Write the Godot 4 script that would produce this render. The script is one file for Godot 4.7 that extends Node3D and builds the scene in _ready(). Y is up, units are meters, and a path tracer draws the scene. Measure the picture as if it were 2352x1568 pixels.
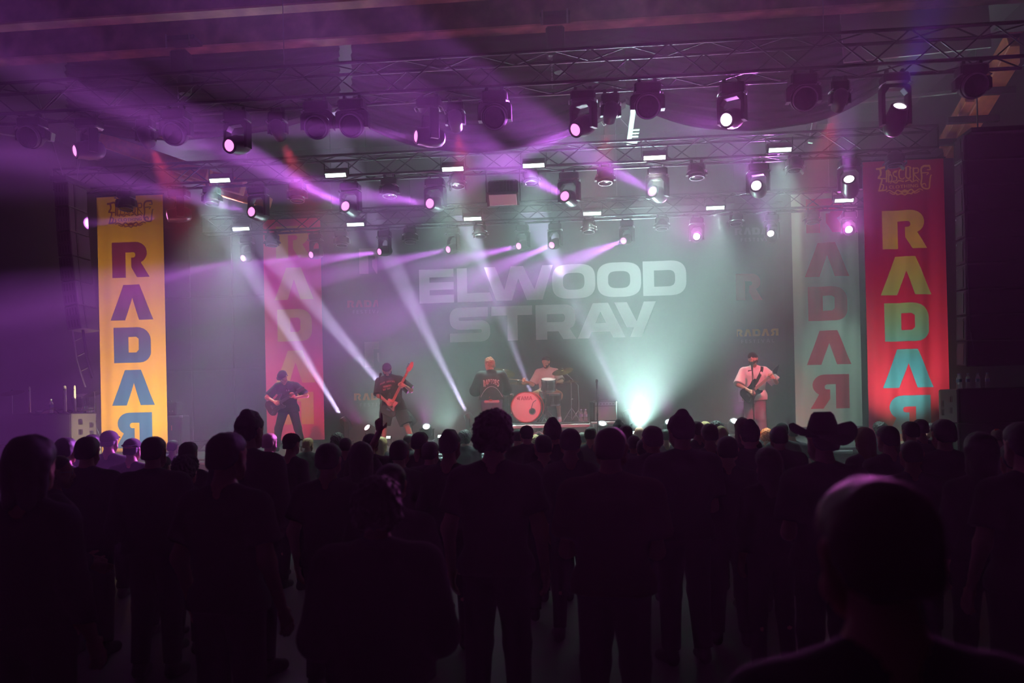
extends Node3D
# A concert in a dark hall, seen over the crowd. Units are metres, y is up, the stage lies towards -z.

const DECK := 1.18
const RISER := 1.63
const HAZE := 0.022
const VIOLET := Color(0.85, 0.43, 1.0)
const INDIGO := Color(0.45, 0.22, 1.0)
const MAGENTA := Color(0.98, 0.45, 0.95)
const ICE := Color(0.80, 1.0, 0.95)
const ROSE := Color(1.0, 0.50, 0.62)
const LILAC := Color(0.86, 0.80, 1.0)
const PINK := Color(1.0, 0.30, 0.42)
const WARM := Color(1.0, 0.90, 0.66)

const POWER_F := 190.0
const POWER_M := 420.0
const POWER_B := 480.0
const POWER_BAR := 62.0
const POWER_FLOOR := 2300.0
const POWER_PAR := 12.0
const POWER_UP := 62.0
const POWER_PINK := 52.0
const POWER_WARM := 25.0
const POWER_ROSE := 12.0
const PROFILES := [
	["F", Vector3(-6.971, 5.573, -11.300), Vector3(-0.641, -0.222, 0.735), 4.5, 0.60, 0],
	["F", Vector3(-4.785, 5.535, -11.300), Vector3(-0.220, -0.289, 0.931), 5.0, 0.60, 0],
	["F", Vector3(-2.240, 5.528, -11.300), Vector3(-0.854, -0.051, 0.518), 8.0, 1.40, 0],
	["F", Vector3(-0.148, 5.505, -11.300), Vector3(-0.547, -0.448, 0.707), 8.0, 1.50, 0],
	["F", Vector3(1.772, 5.534, -11.300), Vector3(-0.507, -0.327, 0.797), 11.0, 1.20, 0],
	["F", Vector3(3.908, 5.595, -11.300), Vector3(0.047, 0.675, 0.736), 15.0, 1.50, 1],
	["M", Vector3(-7.479, 5.500, -14.900), Vector3(-0.847, -0.171, 0.503), 4.5, 1.00, 0],
	["M", Vector3(-5.930, 5.511, -14.900), Vector3(-0.281, -0.059, 0.958), 5.0, 1.00, 0],
	["M", Vector3(-4.231, 5.537, -14.900), Vector3(-0.196, 0.021, 0.980), 6.5, 1.90, 0],
	["M", Vector3(-2.734, 5.517, -14.900), Vector3(-0.314, -0.146, 0.938), 6.0, 1.30, 0],
	["M", Vector3(-0.397, 5.540, -14.900), Vector3(-0.353, -0.008, 0.936), 9.0, 0.90, 0],
	["M", Vector3(1.082, 5.555, -14.900), Vector3(-0.494, 0.054, 0.868), 8.0, 1.00, 0],
	["M", Vector3(2.807, 5.572, -14.900), Vector3(-0.326, 0.063, 0.943), 11.0, 1.20, 0],
	["M", Vector3(4.313, 5.611, -14.900), Vector3(-0.304, 0.456, 0.837), 12.0, 1.20, 0],
	["B", Vector3(-7.492, 5.337, -18.300), Vector3(-0.229, -0.301, 0.926), 3.9, 1.00, 0],
	["B", Vector3(-5.977, 5.354, -18.300), Vector3(-0.424, -0.250, 0.871), 4.5, 1.00, 0],
	["B", Vector3(-4.475, 5.361, -18.300), Vector3(-0.528, -0.227, 0.818), 6.5, 1.70, 0],
	["B", Vector3(-2.987, 5.350, -18.300), Vector3(-0.520, -0.262, 0.813), 6.5, 1.30, 0],
	["B", Vector3(-1.482, 5.364, -18.300), Vector3(-0.480, -0.264, 0.836), 6.5, 1.30, 0],
	["B", Vector3(-0.785, 5.355, -18.300), Vector3(-0.426, -0.329, 0.843), 7.0, 1.30, 0],
	["B", Vector3(0.714, 5.387, -18.300), Vector3(-0.466, -0.312, 0.828), 8.0, 1.40, 0],
	["B", Vector3(2.217, 5.417, -18.300), Vector3(-0.141, -0.090, 0.986), 11.0, 1.80, 2],
	["B", Vector3(3.715, 5.418, -18.300), Vector3(-0.303, 0.217, 0.928), 12.0, 1.00, 0],
	["B", Vector3(5.275, 5.435, -18.300), Vector3(-0.311, -0.097, 0.945), 11.0, 1.80, 2],
]
const WASHES := [
	["F", Vector3(-7.570, 5.806, -11.300)],
	["F", Vector3(-5.517, 5.742, -11.300)],
	["F", Vector3(-3.557, 5.728, -11.300)],
	["F", Vector3(-3.084, 5.727, -11.300)],
	["F", Vector3(-1.186, 5.730, -11.300)],
	["F", Vector3(0.784, 5.765, -11.300)],
	["F", Vector3(2.733, 5.758, -11.300)],
	["F", Vector3(4.773, 5.808, -11.300)],
	["M", Vector3(-8.238, 5.751, -14.900)],
	["M", Vector3(-6.643, 5.781, -14.900)],
	["M", Vector3(-5.086, 5.766, -14.900)],
	["M", Vector3(-3.435, 5.775, -14.900)],
	["M", Vector3(-2.238, 5.886, -14.900)],
	["M", Vector3(-0.964, 5.879, -14.900)],
	["M", Vector3(0.297, 5.828, -14.900)],
	["M", Vector3(1.829, 5.844, -14.900)],
	["M", Vector3(3.439, 5.891, -14.900)],
	["M", Vector3(5.051, 5.900, -14.900)],
	["B", Vector3(-6.831, 5.689, -18.300)],
	["B", Vector3(-5.289, 5.627, -18.300)],
	["B", Vector3(-3.788, 5.632, -18.300)],
	["B", Vector3(-2.289, 5.700, -18.300)],
	["B", Vector3(-0.002, 5.698, -18.300)],
	["B", Vector3(1.511, 5.698, -18.300)],
	["B", Vector3(3.020, 5.743, -18.300)],
	["B", Vector3(4.547, 5.705, -18.300)],
]
const BARS := [
	["M", Vector3(-6.411, 6.081, -14.770), 1.00],
	["M", Vector3(-4.336, 6.075, -14.770), 0.25],
	["M", Vector3(-2.289, 6.083, -14.770), 1.00],
	["M", Vector3(-0.906, 6.077, -14.770), 1.00],
	["M", Vector3(1.121, 6.111, -14.770), 1.00],
	["M", Vector3(3.169, 6.140, -14.770), 1.00],
	["B", Vector3(-7.444, 5.980, -18.170), 1.00],
	["B", Vector3(-4.931, 5.969, -18.170), 0.30],
	["B", Vector3(-2.423, 5.983, -18.170), 1.00],
	["B", Vector3(0.076, 5.986, -18.170), 0.40],
	["B", Vector3(2.584, 5.994, -18.170), 1.00],
	["B", Vector3(5.140, 6.033, -18.170), 0.50],
]
const FLOOR_BEAMS := [
	[Vector3(-5.453, 1.828, -18.600), Vector3(-0.481, 0.867, 0.132), 3.9, 1.00],
	[Vector3(-3.994, 1.902, -18.300), Vector3(-0.609, 0.785, 0.112), 3.9, 1.00],
	[Vector3(-2.697, 1.845, -18.600), Vector3(-0.439, 0.887, -0.141), 3.8, 0.90],
	[Vector3(-1.283, 1.967, -19.900), Vector3(-0.337, 0.940, -0.061), 3.4, 0.40],
	[Vector3(0.734, 1.843, -19.700), Vector3(-0.394, 0.912, -0.113), 3.6, 0.40],
]
const PARS := [
	Vector3(-4.747, 1.617, -18.000),
	Vector3(-3.481, 1.609, -18.000),
	Vector3(0.189, 1.606, -17.450),
	Vector3(1.548, 1.605, -18.000),
	Vector3(2.856, 1.595, -18.000),
]
const FLOOR_BARS := [
	Vector3(-4.642, 1.549, -18.900),
	Vector3(-3.201, 1.548, -18.900),
	Vector3(0.996, 1.558, -18.900),
]
const CROWD := [
	[-2.45, -3.58, 1.824, "bob", "d"],
	[-3.62, -5.55, 1.652, "specs", "d"],
	[-4.73, -7.42, 1.738, "short", "d"],
	[-4.06, -6.66, 1.756, "short", "d"],
	[-5.39, -9.27, 1.765, "cap", "d"],
	[-4.89, -8.84, 1.678, "capback", "d"],
	[-3.21, -6.10, 1.763, "shaved", "d"],
	[-3.91, -8.10, 1.658, "short", "d"],
	[-3.76, -7.27, 1.564, "short", "d"],
	[-3.29, -6.76, 1.600, "curly", "d"],
	[-1.85, -4.24, 1.809, "short", "d"],
	[-2.53, -6.20, 1.948, "quiff", "d"],
	[-3.29, -9.24, 1.696, "cap", "d"],
	[-4.40, -13.11, 1.546, "short", "b"],
	[-3.82, -9.98, 1.691, "short", "b"],
	[-1.80, -5.78, 1.695, "short", "d"],
	[-3.80, -12.69, 1.632, "curly", "n"],
	[-6.19, -12.34, 1.573, "short", "n"],
	[-5.90, -9.78, 1.722, "short", "d"],
	[-3.19, -11.00, 1.590, "short", "d"],
	[-1.78, -6.55, 1.675, "long", "d"],
	[-2.41, -9.26, 1.678, "short", "d"],
	[-3.26, -13.21, 1.534, "long", "b"],
	[-1.68, -7.43, 1.656, "short", "d"],
	[-2.71, -12.66, 1.586, "turned", "n"],
	[-1.79, -8.87, 1.694, "short", "d"],
	[-1.55, -8.17, 1.612, "short", "d"],
	[-1.16, -6.95, 1.768, "flat", "d"],
	[-1.96, -13.18, 1.624, "curly", "d"],
	[-0.58, -5.04, 1.905, "curly", "d"],
	[-1.08, -4.55, 1.619, "short", "d"],
	[-0.86, -3.39, 1.645, "curly", "d"],
	[-1.04, -11.96, 1.638, "shaved", "d"],
	[-0.85, -11.15, 1.697, "cap", "d"],
	[-0.88, -13.28, 1.526, "curly", "b"],
	[-0.45, -7.86, 1.673, "shaved", "d"],
	[-0.40, -8.64, 1.824, "quiff", "d"],
	[-0.19, -7.16, 1.734, "short", "d"],
	[-0.17, -13.50, 1.540, "short", "n"],
	[-0.04, -12.19, 1.644, "short", "n"],
	[0.09, -4.70, 1.794, "shaved", "r"],
	[0.37, -12.78, 1.700, "beanie", "d"],
	[0.43, -11.72, 1.672, "long", "d"],
	[0.49, -10.68, 1.562, "short", "d"],
	[0.50, -8.65, 1.586, "short", "d"],
	[0.71, -13.58, 1.601, "bald", "s"],
	[0.51, -7.58, 1.733, "short", "n"],
	[1.06, -12.99, 1.574, "short", "d"],
	[0.65, -6.51, 1.833, "beanie", "d"],
	[1.36, -11.59, 1.701, "short", "d"],
	[1.73, -13.68, 1.666, "short", "b"],
	[1.79, -12.90, 1.688, "curly", "d"],
	[1.20, -9.15, 1.714, "short", "d"],
	[1.75, -12.16, 1.620, "long", "b"],
	[1.06, -7.04, 1.649, "short", "d"],
	[1.85, -11.04, 1.747, "long", "r"],
	[1.44, -8.20, 1.727, "beanie", "d"],
	[2.67, -13.77, 1.544, "curly", "o"],
	[1.84, -8.88, 1.679, "short", "d"],
	[2.61, -12.37, 1.641, "cap", "d"],
	[2.88, -13.00, 1.594, "short", "g"],
	[1.20, -6.13, 1.596, "long", "n"],
	[1.40, -5.47, 1.830, "cowboy", "d"],
	[2.59, -8.61, 1.656, "long", "b"],
	[4.37, -13.76, 1.610, "curly", "d"],
	[2.54, -7.79, 1.688, "short", "d"],
	[3.44, -9.83, 1.680, "short", "d"],
	[3.97, -11.00, 1.681, "short", "d"],
	[2.74, -7.11, 1.748, "short", "d"],
	[5.17, -13.84, 1.572, "specs", "d"],
	[2.29, -6.53, 1.615, "shaved", "d"],
	[2.31, -5.45, 1.696, "long", "d"],
	[5.55, -12.57, 1.493, "clip", "n"],
	[2.75, -6.00, 1.599, "white", "d"],
	[2.23, -4.75, 1.769, "short", "d"],
	[0.45, -1.43, 1.763, "short", "r"],
]


func _ready() -> void:
	light_and_lens()
	materials()
	hall()
	ceiling_works()
	stage()
	trusses()
	fixtures()
	banners()
	sound_system()
	backline()
	performers()
	audience()


func light_and_lens() -> void:
	var cam := Camera3D.new()
	cam.name = "camera"
	cam.near = 0.05
	cam.far = 100.0
	var look := CameraAttributesPhysical.new()
	look.frustum_near = 0.05
	look.frustum_far = 100.0
	look.frustum_focal_length = 31.0
	look.frustum_focus_distance = 15.5
	look.exposure_aperture = 2.4
	cam.attributes = look
	cam.projection = Camera3D.PROJECTION_FRUSTUM
	cam.size = 0.05 * 1568.0 / 2000.0
	cam.frustum_offset = Vector2(0.0, 0.05 * 161.0 / 2000.0)
	cam.position = Vector3(0, 1.88, 0)
	cam.basis = Basis(Vector3.UP, deg_to_rad(5.3)) * Basis(Vector3.BACK, -0.022)
	add_child(cam)
	cam.make_current()
	var env := Environment.new()
	env.background_mode = Environment.BG_COLOR
	env.background_color = Color.BLACK
	env.tonemap_mode = Environment.TONE_MAPPER_LINEAR
	env.tonemap_exposure = 1.0
	env.sdfgi_enabled = true
	env.ssao_enabled = true
	env.ssil_enabled = true
	env.volumetric_fog_enabled = true
	env.volumetric_fog_density = HAZE
	env.volumetric_fog_albedo = Color.WHITE
	var around := WorldEnvironment.new()
	around.environment = env
	add_child(around)


func spot(parent: Node3D, at: Vector3, dir: Vector3, half: float, energy: float, tint: Color, size := 0.05, soft := 0.35) -> void:
	var l := SpotLight3D.new()
	l.name = "glow"
	l.light_color = tint
	l.light_energy = energy
	l.spot_angle = half
	l.spot_angle_attenuation = soft
	l.spot_range = 40.0
	l.spot_attenuation = 2.0
	l.light_size = size
	l.shadow_enabled = true
	parent.add_child(l, true)
	l.look_at_from_position(at, at + dir, Vector3.UP if absf(dir.normalized().y) < 0.95 else Vector3.RIGHT)


# ---------------------------------------------------------------- naming
var taken := {}


func numbered(called: String) -> String:
	taken[called] = taken.get(called, -1) + 1
	return called if taken[called] == 0 else "%s_%03d" % [called, taken[called]]


func tag(o: Node3D, label: String, category: String, group := "") -> Node3D:
	o.set_meta("label", label)
	o.set_meta("category", category)
	if group:
		o.set_meta("group", group)
	return o


func thing(called: String, label: String, category: String, at := Vector3.ZERO, turn := 0.0, group := "") -> Node3D:
	var o := Node3D.new()
	o.name = numbered(called)
	add_child(o)
	o.position = at
	o.rotation.y = turn
	return tag(o, label, category, group)


func part(called: String, mesh: Mesh, m: Material, parent: Node3D, xf := Transform3D()) -> MeshInstance3D:
	var o := MeshInstance3D.new()
	o.name = called
	o.mesh = mesh
	o.material_override = m
	o.transform = xf
	parent.add_child(o, true)
	return o


func solo(called: String, mesh: Mesh, m: Material, label: String, category: String, at := Vector3.ZERO, group := "") -> MeshInstance3D:
	var o := MeshInstance3D.new()
	o.name = numbered(called)
	o.mesh = mesh
	o.material_override = m
	o.position = at
	add_child(o)
	tag(o, label, category, group)
	return o


func structure(called: String, mesh: Mesh, m: Material) -> MeshInstance3D:
	var o := MeshInstance3D.new()
	o.name = called
	o.mesh = mesh
	o.material_override = m
	add_child(o)
	o.set_meta("kind", "structure")
	return o


func bx(c: Vector3, s: Vector3, bev := 0.0, b := Basis()) -> ArrayMesh:
	var m := MB.new()
	m.box(c, s, bev, b)
	return m.done()


func tb(p: Vector3, q: Vector3, r: float, seg := 8) -> ArrayMesh:
	var m := MB.new()
	m.tube(p, q, r, r, seg)
	return m.done()


func lt(prof: Array, seg := 24, xf := Transform3D()) -> ArrayMesh:
	var m := MB.new()
	m.lathe(prof, seg, xf)
	return m.done()


func sw(pts: Array, r: float, seg := 6) -> ArrayMesh:
	var m := MB.new()
	m.sweep(pts, r, seg)
	return m.done()


func turned(d: Vector3) -> Basis:  # local y runs along d
	d = d.normalized()
	var x := d.cross(Vector3.BACK if absf(d.z) < 0.9 else Vector3.UP).normalized()
	return Basis(x, d, x.cross(d))


# ---------------------------------------------------------------- materials
var M := {}


func mat(c: Color, rough := 0.8, metal := 0.0, sheen := 0.0) -> StandardMaterial3D:
	var m := StandardMaterial3D.new()
	m.albedo_color = c
	m.roughness = rough
	m.metallic = metal
	if sheen > 0.0:
		m.rim_enabled = true
		m.rim = sheen
		m.rim_tint = 0.5
	return m


func glow(c: Color, energy: float) -> StandardMaterial3D:
	var m := mat(c, 0.3)
	m.emission_enabled = true
	m.emission = c
	m.emission_energy_multiplier = energy
	return m


func grainy(c0: Color, c1: Color, freq: float, scale: float, rough := 0.9) -> StandardMaterial3D:
	var m := mat(Color.WHITE, rough)
	var nt := NoiseTexture2D.new()
	nt.width = 256
	nt.height = 256
	nt.seamless = true
	nt.noise = FastNoiseLite.new()
	nt.noise.seed = 7
	nt.noise.frequency = freq
	nt.noise.fractal_octaves = 5
	var g := Gradient.new()
	g.set_color(0, c0)
	g.set_color(1, c1)
	nt.color_ramp = g
	m.albedo_texture = nt
	m.uv1_triplanar = true
	m.uv1_world_triplanar = true
	m.uv1_scale = Vector3(scale, scale, scale)
	return m


func materials() -> void:
	M.black_metal = mat(Color(0.055, 0.055, 0.06), 0.42, 0.3)
	M.truss = mat(Color(0.20, 0.20, 0.22), 0.34, 0.85)
	M.plastic = mat(Color(0.05, 0.05, 0.055), 0.38)
	M.grey_plastic = mat(Color(0.16, 0.16, 0.17), 0.45)
	M.chrome = mat(Color(0.82, 0.82, 0.84), 0.16, 1.0)
	M.steel = mat(Color(0.55, 0.55, 0.57), 0.35, 0.9)
	M.glass_dark = mat(Color(0.02, 0.02, 0.03), 0.12)
	M.wall = grainy(Color(0.035, 0.033, 0.04), Color(0.07, 0.066, 0.075), 0.02, 0.25)
	M.floor = grainy(Color(0.09, 0.09, 0.095), Color(0.16, 0.155, 0.15), 0.015, 0.3, 0.55)
	M.ceiling = grainy(Color(0.10, 0.09, 0.10), Color(0.16, 0.15, 0.16), 0.02, 0.3)
	M.concrete = grainy(Color(0.30, 0.24, 0.22), Color(0.62, 0.50, 0.46), 0.012, 0.6)
	M.deck = grainy(Color(0.05, 0.05, 0.055), Color(0.08, 0.08, 0.085), 0.05, 1.0, 0.5)
	M.skirt = mat(Color(0.03, 0.03, 0.035), 0.95)
	M.black_cloth = mat(Color(0.04, 0.038, 0.045), 0.95, 0.0, 0.3)
	M.gauze = mat(Color(0.12, 0.10, 0.13), 0.8, 0.0, 0.4)
	M.timber = grainy(Color(0.48, 0.22, 0.11), Color(0.68, 0.34, 0.18), 0.03, 0.8, 0.7)
	M.pale_steel = mat(Color(0.62, 0.66, 0.62), 0.6)
	M.grille = mat(Color(0.035, 0.035, 0.038), 0.7, 0.2)
	M.cabinet = grainy(Color(0.05, 0.05, 0.055), Color(0.075, 0.075, 0.08), 0.2, 2.0, 0.6)
	M.cabinet_grey = grainy(Color(0.22, 0.215, 0.21), Color(0.30, 0.29, 0.285), 0.2, 2.0, 0.7)
	M.cable = mat(Color(0.03, 0.03, 0.032), 0.6)
	M.tolex = grainy(Color(0.035, 0.035, 0.04), Color(0.07, 0.07, 0.075), 0.3, 3.0, 0.8)
	M.brass = mat(Color(0.78, 0.62, 0.30), 0.25, 1.0)
	M.shell = mat(Color(0.10, 0.03, 0.07), 0.18)
	M.drumhead = mat(Color(0.86, 0.80, 0.78), 0.5)
	M.bottle = mat(Color(0.85, 0.92, 0.95, 0.25), 0.08)
	M.bottle.transparency = BaseMaterial3D.TRANSPARENCY_ALPHA
	M.white_plastic = mat(Color(0.85, 0.86, 0.84), 0.4)
	M.lens_violet = glow(Color(1.0, 0.55, 0.86), 2.2)
	M.lens_hot = glow(Color(1.0, 0.93, 0.98), 14.0)
	M.lens_lilac = glow(Color(0.92, 0.90, 1.0), 1.2)
	M.bar_on = glow(Color(0.88, 1.0, 0.96), 5.0)
	M.bar_low = glow(Color(0.80, 0.95, 0.90), 1.0)


# ---------------------------------------------------------------- the hall
func hall() -> void:
	structure("floor", bx(Vector3(-2.7, -0.1, -7.5), Vector3(21.2, 0.2, 29.6)), M.floor)
	structure("wall_back", bx(Vector3(-2.7, 4.4, -22.25), Vector3(21.2, 8.8, 0.3)), M.wall)
	structure("wall_left", bx(Vector3(-13.15, 4.4, -7.5), Vector3(0.3, 8.8, 29.6)), M.wall)
	structure("wall_right", bx(Vector3(7.75, 4.4, -7.5), Vector3(0.3, 8.8, 29.6)), M.wall)
	structure("wall_rear", bx(Vector3(-2.7, 4.4, 7.25), Vector3(21.2, 8.8, 0.3)), M.wall)
	structure("ceiling", bx(Vector3(-2.7, 8.95, -7.5), Vector3(21.2, 0.3, 29.6)), M.ceiling)
	# black masking panels on the far wall beside the stage cloths
	for i in 5:
		var x := -12.2 + i * 1.15
		for j in 3:
			part("wall_panel", bx(Vector3(x, 2.2 + j * 1.9, -22.07), Vector3(1.12, 1.86, 0.06), 0.012), M.black_metal, get_node("wall_back"))


func ceiling_works() -> void:
	# two deep concrete beams across the hall
	for b in [[-11.87, 0.27, "nearer the camera side, over the audience"], [-13.01, 0.29, "over the chain hoists"]]:
		var o := structure("trim_1" if b[0] > -12.5 else "trim_2", bx(Vector3(-2.7, 8.19, b[0]), Vector3(20.6, 1.22, b[1]), 0.02), M.concrete)
		o.set_meta("label", "deep concrete ceiling beam " + b[2])
	# chain hoists under the second beam
	for h in [[-6.05, 6.53, "hanging at the drape end of the truss"], [-0.42, 6.53, "hanging above the middle of the front truss"]]:
		var t := thing("chain_hoist", "black chain hoist clamped to the concrete beam, " + h[2], "hoist", Vector3(h[0], 6.53, -12.6))
		part("beam_clamp", bx(Vector3(0, 1.08, -0.12), Vector3(0.44, 0.07, 0.30), 0.01), M.black_metal, t)
		for s in [-1, 1]:
			part("clamp_bolt", tb(Vector3(0.18 * s, 0.9, 0.1), Vector3(0.18 * s, 1.1, 0.1), 0.014), M.steel, t)
		part("motor", bx(Vector3(0, 0.66, 0), Vector3(0.27, 0.42, 0.24), 0.03), M.plastic, t)
		part("chain_bag", lt([Vector2(0.0, 0.2), Vector2(0.09, 0.22), Vector2(0.11, 0.45), Vector2(0.1, 0.47)], 14, Transform3D(Basis(), Vector3(0.06, 0, 0.02))), M.black_cloth, t)
		var links := MB.new()
		for k in 12:
			var y := 0.03 + k * 0.036
			var a := 0.0 if k % 2 else PI / 2
			var ring := []
			for q in 9:
				var g := TAU * q / 8.0
				ring.append(Vector3(cos(a) * cos(g) * 0.011 - 0.06, y + sin(g) * 0.024, sin(a) * cos(g) * 0.011))
			links.sweep(ring, 0.0045, 5)
		part("chain", links.done(), M.steel, t).set_meta("kind", "stuff")
	# swagged black gauze behind the front truss
	var swags := [[-8.6, -3.95, 6.84, 0.55, "beside the timber roof beams"], [-3.75, 0.62, 6.62, 0.76, "above the middle of the lighting truss"], [0.62, 4.45, 6.64, 0.66, "beside the pale hanging banner"]]
	for s in swags:
		var mb := MB.new()
		var nx := 40
		var ny := 60
		for j in ny + 1:
			for i in nx + 1:
				var u := float(i) / nx
				var w := float(j) / ny
				var sag: float = s[3] * 4.0 * u * (1.0 - u)
				var y: float = lerpf(8.79, s[2] - sag, pow(w, 0.75))
				var rip := 0.045 * sin(w * 95.0 + sin(u * 5.0) * 2.0) * (0.35 + w) + 0.02 * sin(u * 23.0 + w * 31.0)
				mb.vert(Vector3(lerpf(s[0], s[1], u), y, -13.75 + 0.45 * sin(PI * u) * w + rip), Vector3.ZERO, Vector2(u, w))
		grid_faces(mb, nx, ny)
		solo("gauze_swag", mb.done(), M.gauze, "swag of dark gauze drape under the ceiling " + s[4], "drape", Vector3.ZERO, "gauze swags")
	# timber roof frame over the side wall, with its dark cross bars
	var t := thing("roof_strut", "orange timber roof strut beside the hanging speaker column", "strut", Vector3(6.99, 7.74, -15.0))
	var e := Vector3(0.10, -0.98, -2.5)
	part("timber", bx(e * 0.5, Vector3(0.34, 0.30, 2.9), 0.015, Basis(Vector3.RIGHT, -atan2(0.98, 2.5))), M.timber, t)
	part("timber_lap", bx(e * 0.72 + Vector3(-0.25, 0.02, 0), Vector3(0.2, 0.2, 1.3), 0.012, Basis(Vector3.RIGHT, -atan2(0.98, 2.5))), M.timber, t)
	for k in [0.35, 0.62, 0.85]:
		part("cross_bar", bx(e * k + Vector3(-0.1, -0.16, 0.1), Vector3(0.9, 0.12, 0.1), 0.01), M.black_metal, t)
	var rb := [[Vector3(-8.35, 6.95, -16.2), Vector3(2.3, 0.26, 0.2), -0.36, "at the gauze swag"], [Vector3(-7.55, 6.68, -16.8), Vector3(1.5, 0.3, 0.22), -0.30, "behind the lit spotlight"], [Vector3(-7.1, 6.45, -17.4), Vector3(1.2, 0.24, 0.2), -0.3, "lowest of the three"]]
	for r in rb:
		solo("roof_rafter", bx(Vector3.ZERO, r[1], 0.012, Basis(Vector3.BACK, r[2])), M.timber, "orange brown timber rafter under the roof, " + r[3], "rafter", r[0], "timber rafters")
	# pale cable tray and strut below the roof
	var c := thing("cable_tray", "pale steel cable tray hanging between the gauze swags", "cable tray", Vector3(0.28, 6.98, -14.5))
	part("gutter", bx(Vector3(0.12, 0.02, -0.3), Vector3(0.30, 0.05, 0.9), 0.008, Basis(Vector3.BACK, -0.3)), M.pale_steel, c)
	part("rail", bx(Vector3(0.52, 0.0, -1.4), Vector3(0.09, 0.05, 2.0), 0.006), M.pale_steel, c)
	for k in 5:
		part("rung", bx(Vector3(0.60, -0.02, -1.5 - k * 0.19), Vector3(0.16, 0.02, 0.10), 0.004), M.pale_steel, c)
	part("tie_rod", tb(Vector3(0.22, 0.0, -0.6), Vector3(0.78, 0.02, -2.4), 0.008), M.steel, c)
	part("bracket", bx(Vector3(0.03, -0.06, -0.7), Vector3(0.14, 0.2, 0.05), 0.006, Basis(Vector3.BACK, 0.5)), M.pale_steel, c)
	var d := thing("roof_tray", "pale perforated steel strip slanting above the end of the red banner", "cable tray", Vector3(3.95, 6.85, -15.5))
	part("rail", bx(Vector3(0, 0, 0), Vector3(0.08, 0.9, 0.06), 0.006, Basis(Vector3.BACK, -0.22)), M.pale_steel, d)
	part("tie_rod", tb(Vector3(-0.22, -0.5, 0.0), Vector3(-0.02, 0.5, 0.0), 0.01), M.steel, d)
	solo("roof_sheet", bx(Vector3(0, 0, 0), Vector3(2.1, 0.9, 0.04), 0.004, Basis(Vector3.BACK, 0.05)), M.pale_steel, "pale roof sheet seen through the end of the front truss", "panel", Vector3(4.85, 7.45, -13.35))
	solo("wall_pipe", tb(Vector3(-1.0, -0.05, 0), Vector3(0.75, 0.04, 0), 0.03), M.pale_steel, "thin pale pipe on the far wall above the red banner", "pipe", Vector3(5.1, 6.75, -14.4))
	solo("roof_girder", bx(Vector3.ZERO, Vector3(0.95, 0.14, 0.12), 0.01, Basis(Vector3.BACK, -0.18)), M.pale_steel, "dim tilted girder end beside the hanging speaker cabinets", "girder", Vector3(-9.35, 6.72, -13.8))


func grid_faces(mb: MB, nx: int, ny: int, base := 0) -> void:
	for j in ny:
		for i in nx:
			var k := base + j * (nx + 1) + i
			var a := mb.v[k]
			var b := mb.v[k + 1]
			var c := mb.v[k + nx + 2]
			var d := mb.v[k + nx + 1]
			var m := (c - a).cross(b - d)
			if m.z < 0.0:
				m = -m
			for q in [k, k + 1, k + nx + 1, k + nx + 2]:
				mb.n[q] += m
			var f := [k, k + 1, k + nx + 2, k, k + nx + 2, k + nx + 1]
			if (b - a).cross(d - a).z > 0.0:
				f = [k, k + nx + 2, k + 1, k, k + nx + 1, k + nx + 2]
			mb.ix.append_array(f)
	for q in range(base, base + (nx + 1) * (ny + 1)):
		mb.n[q] = mb.n[q].normalized()


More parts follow.
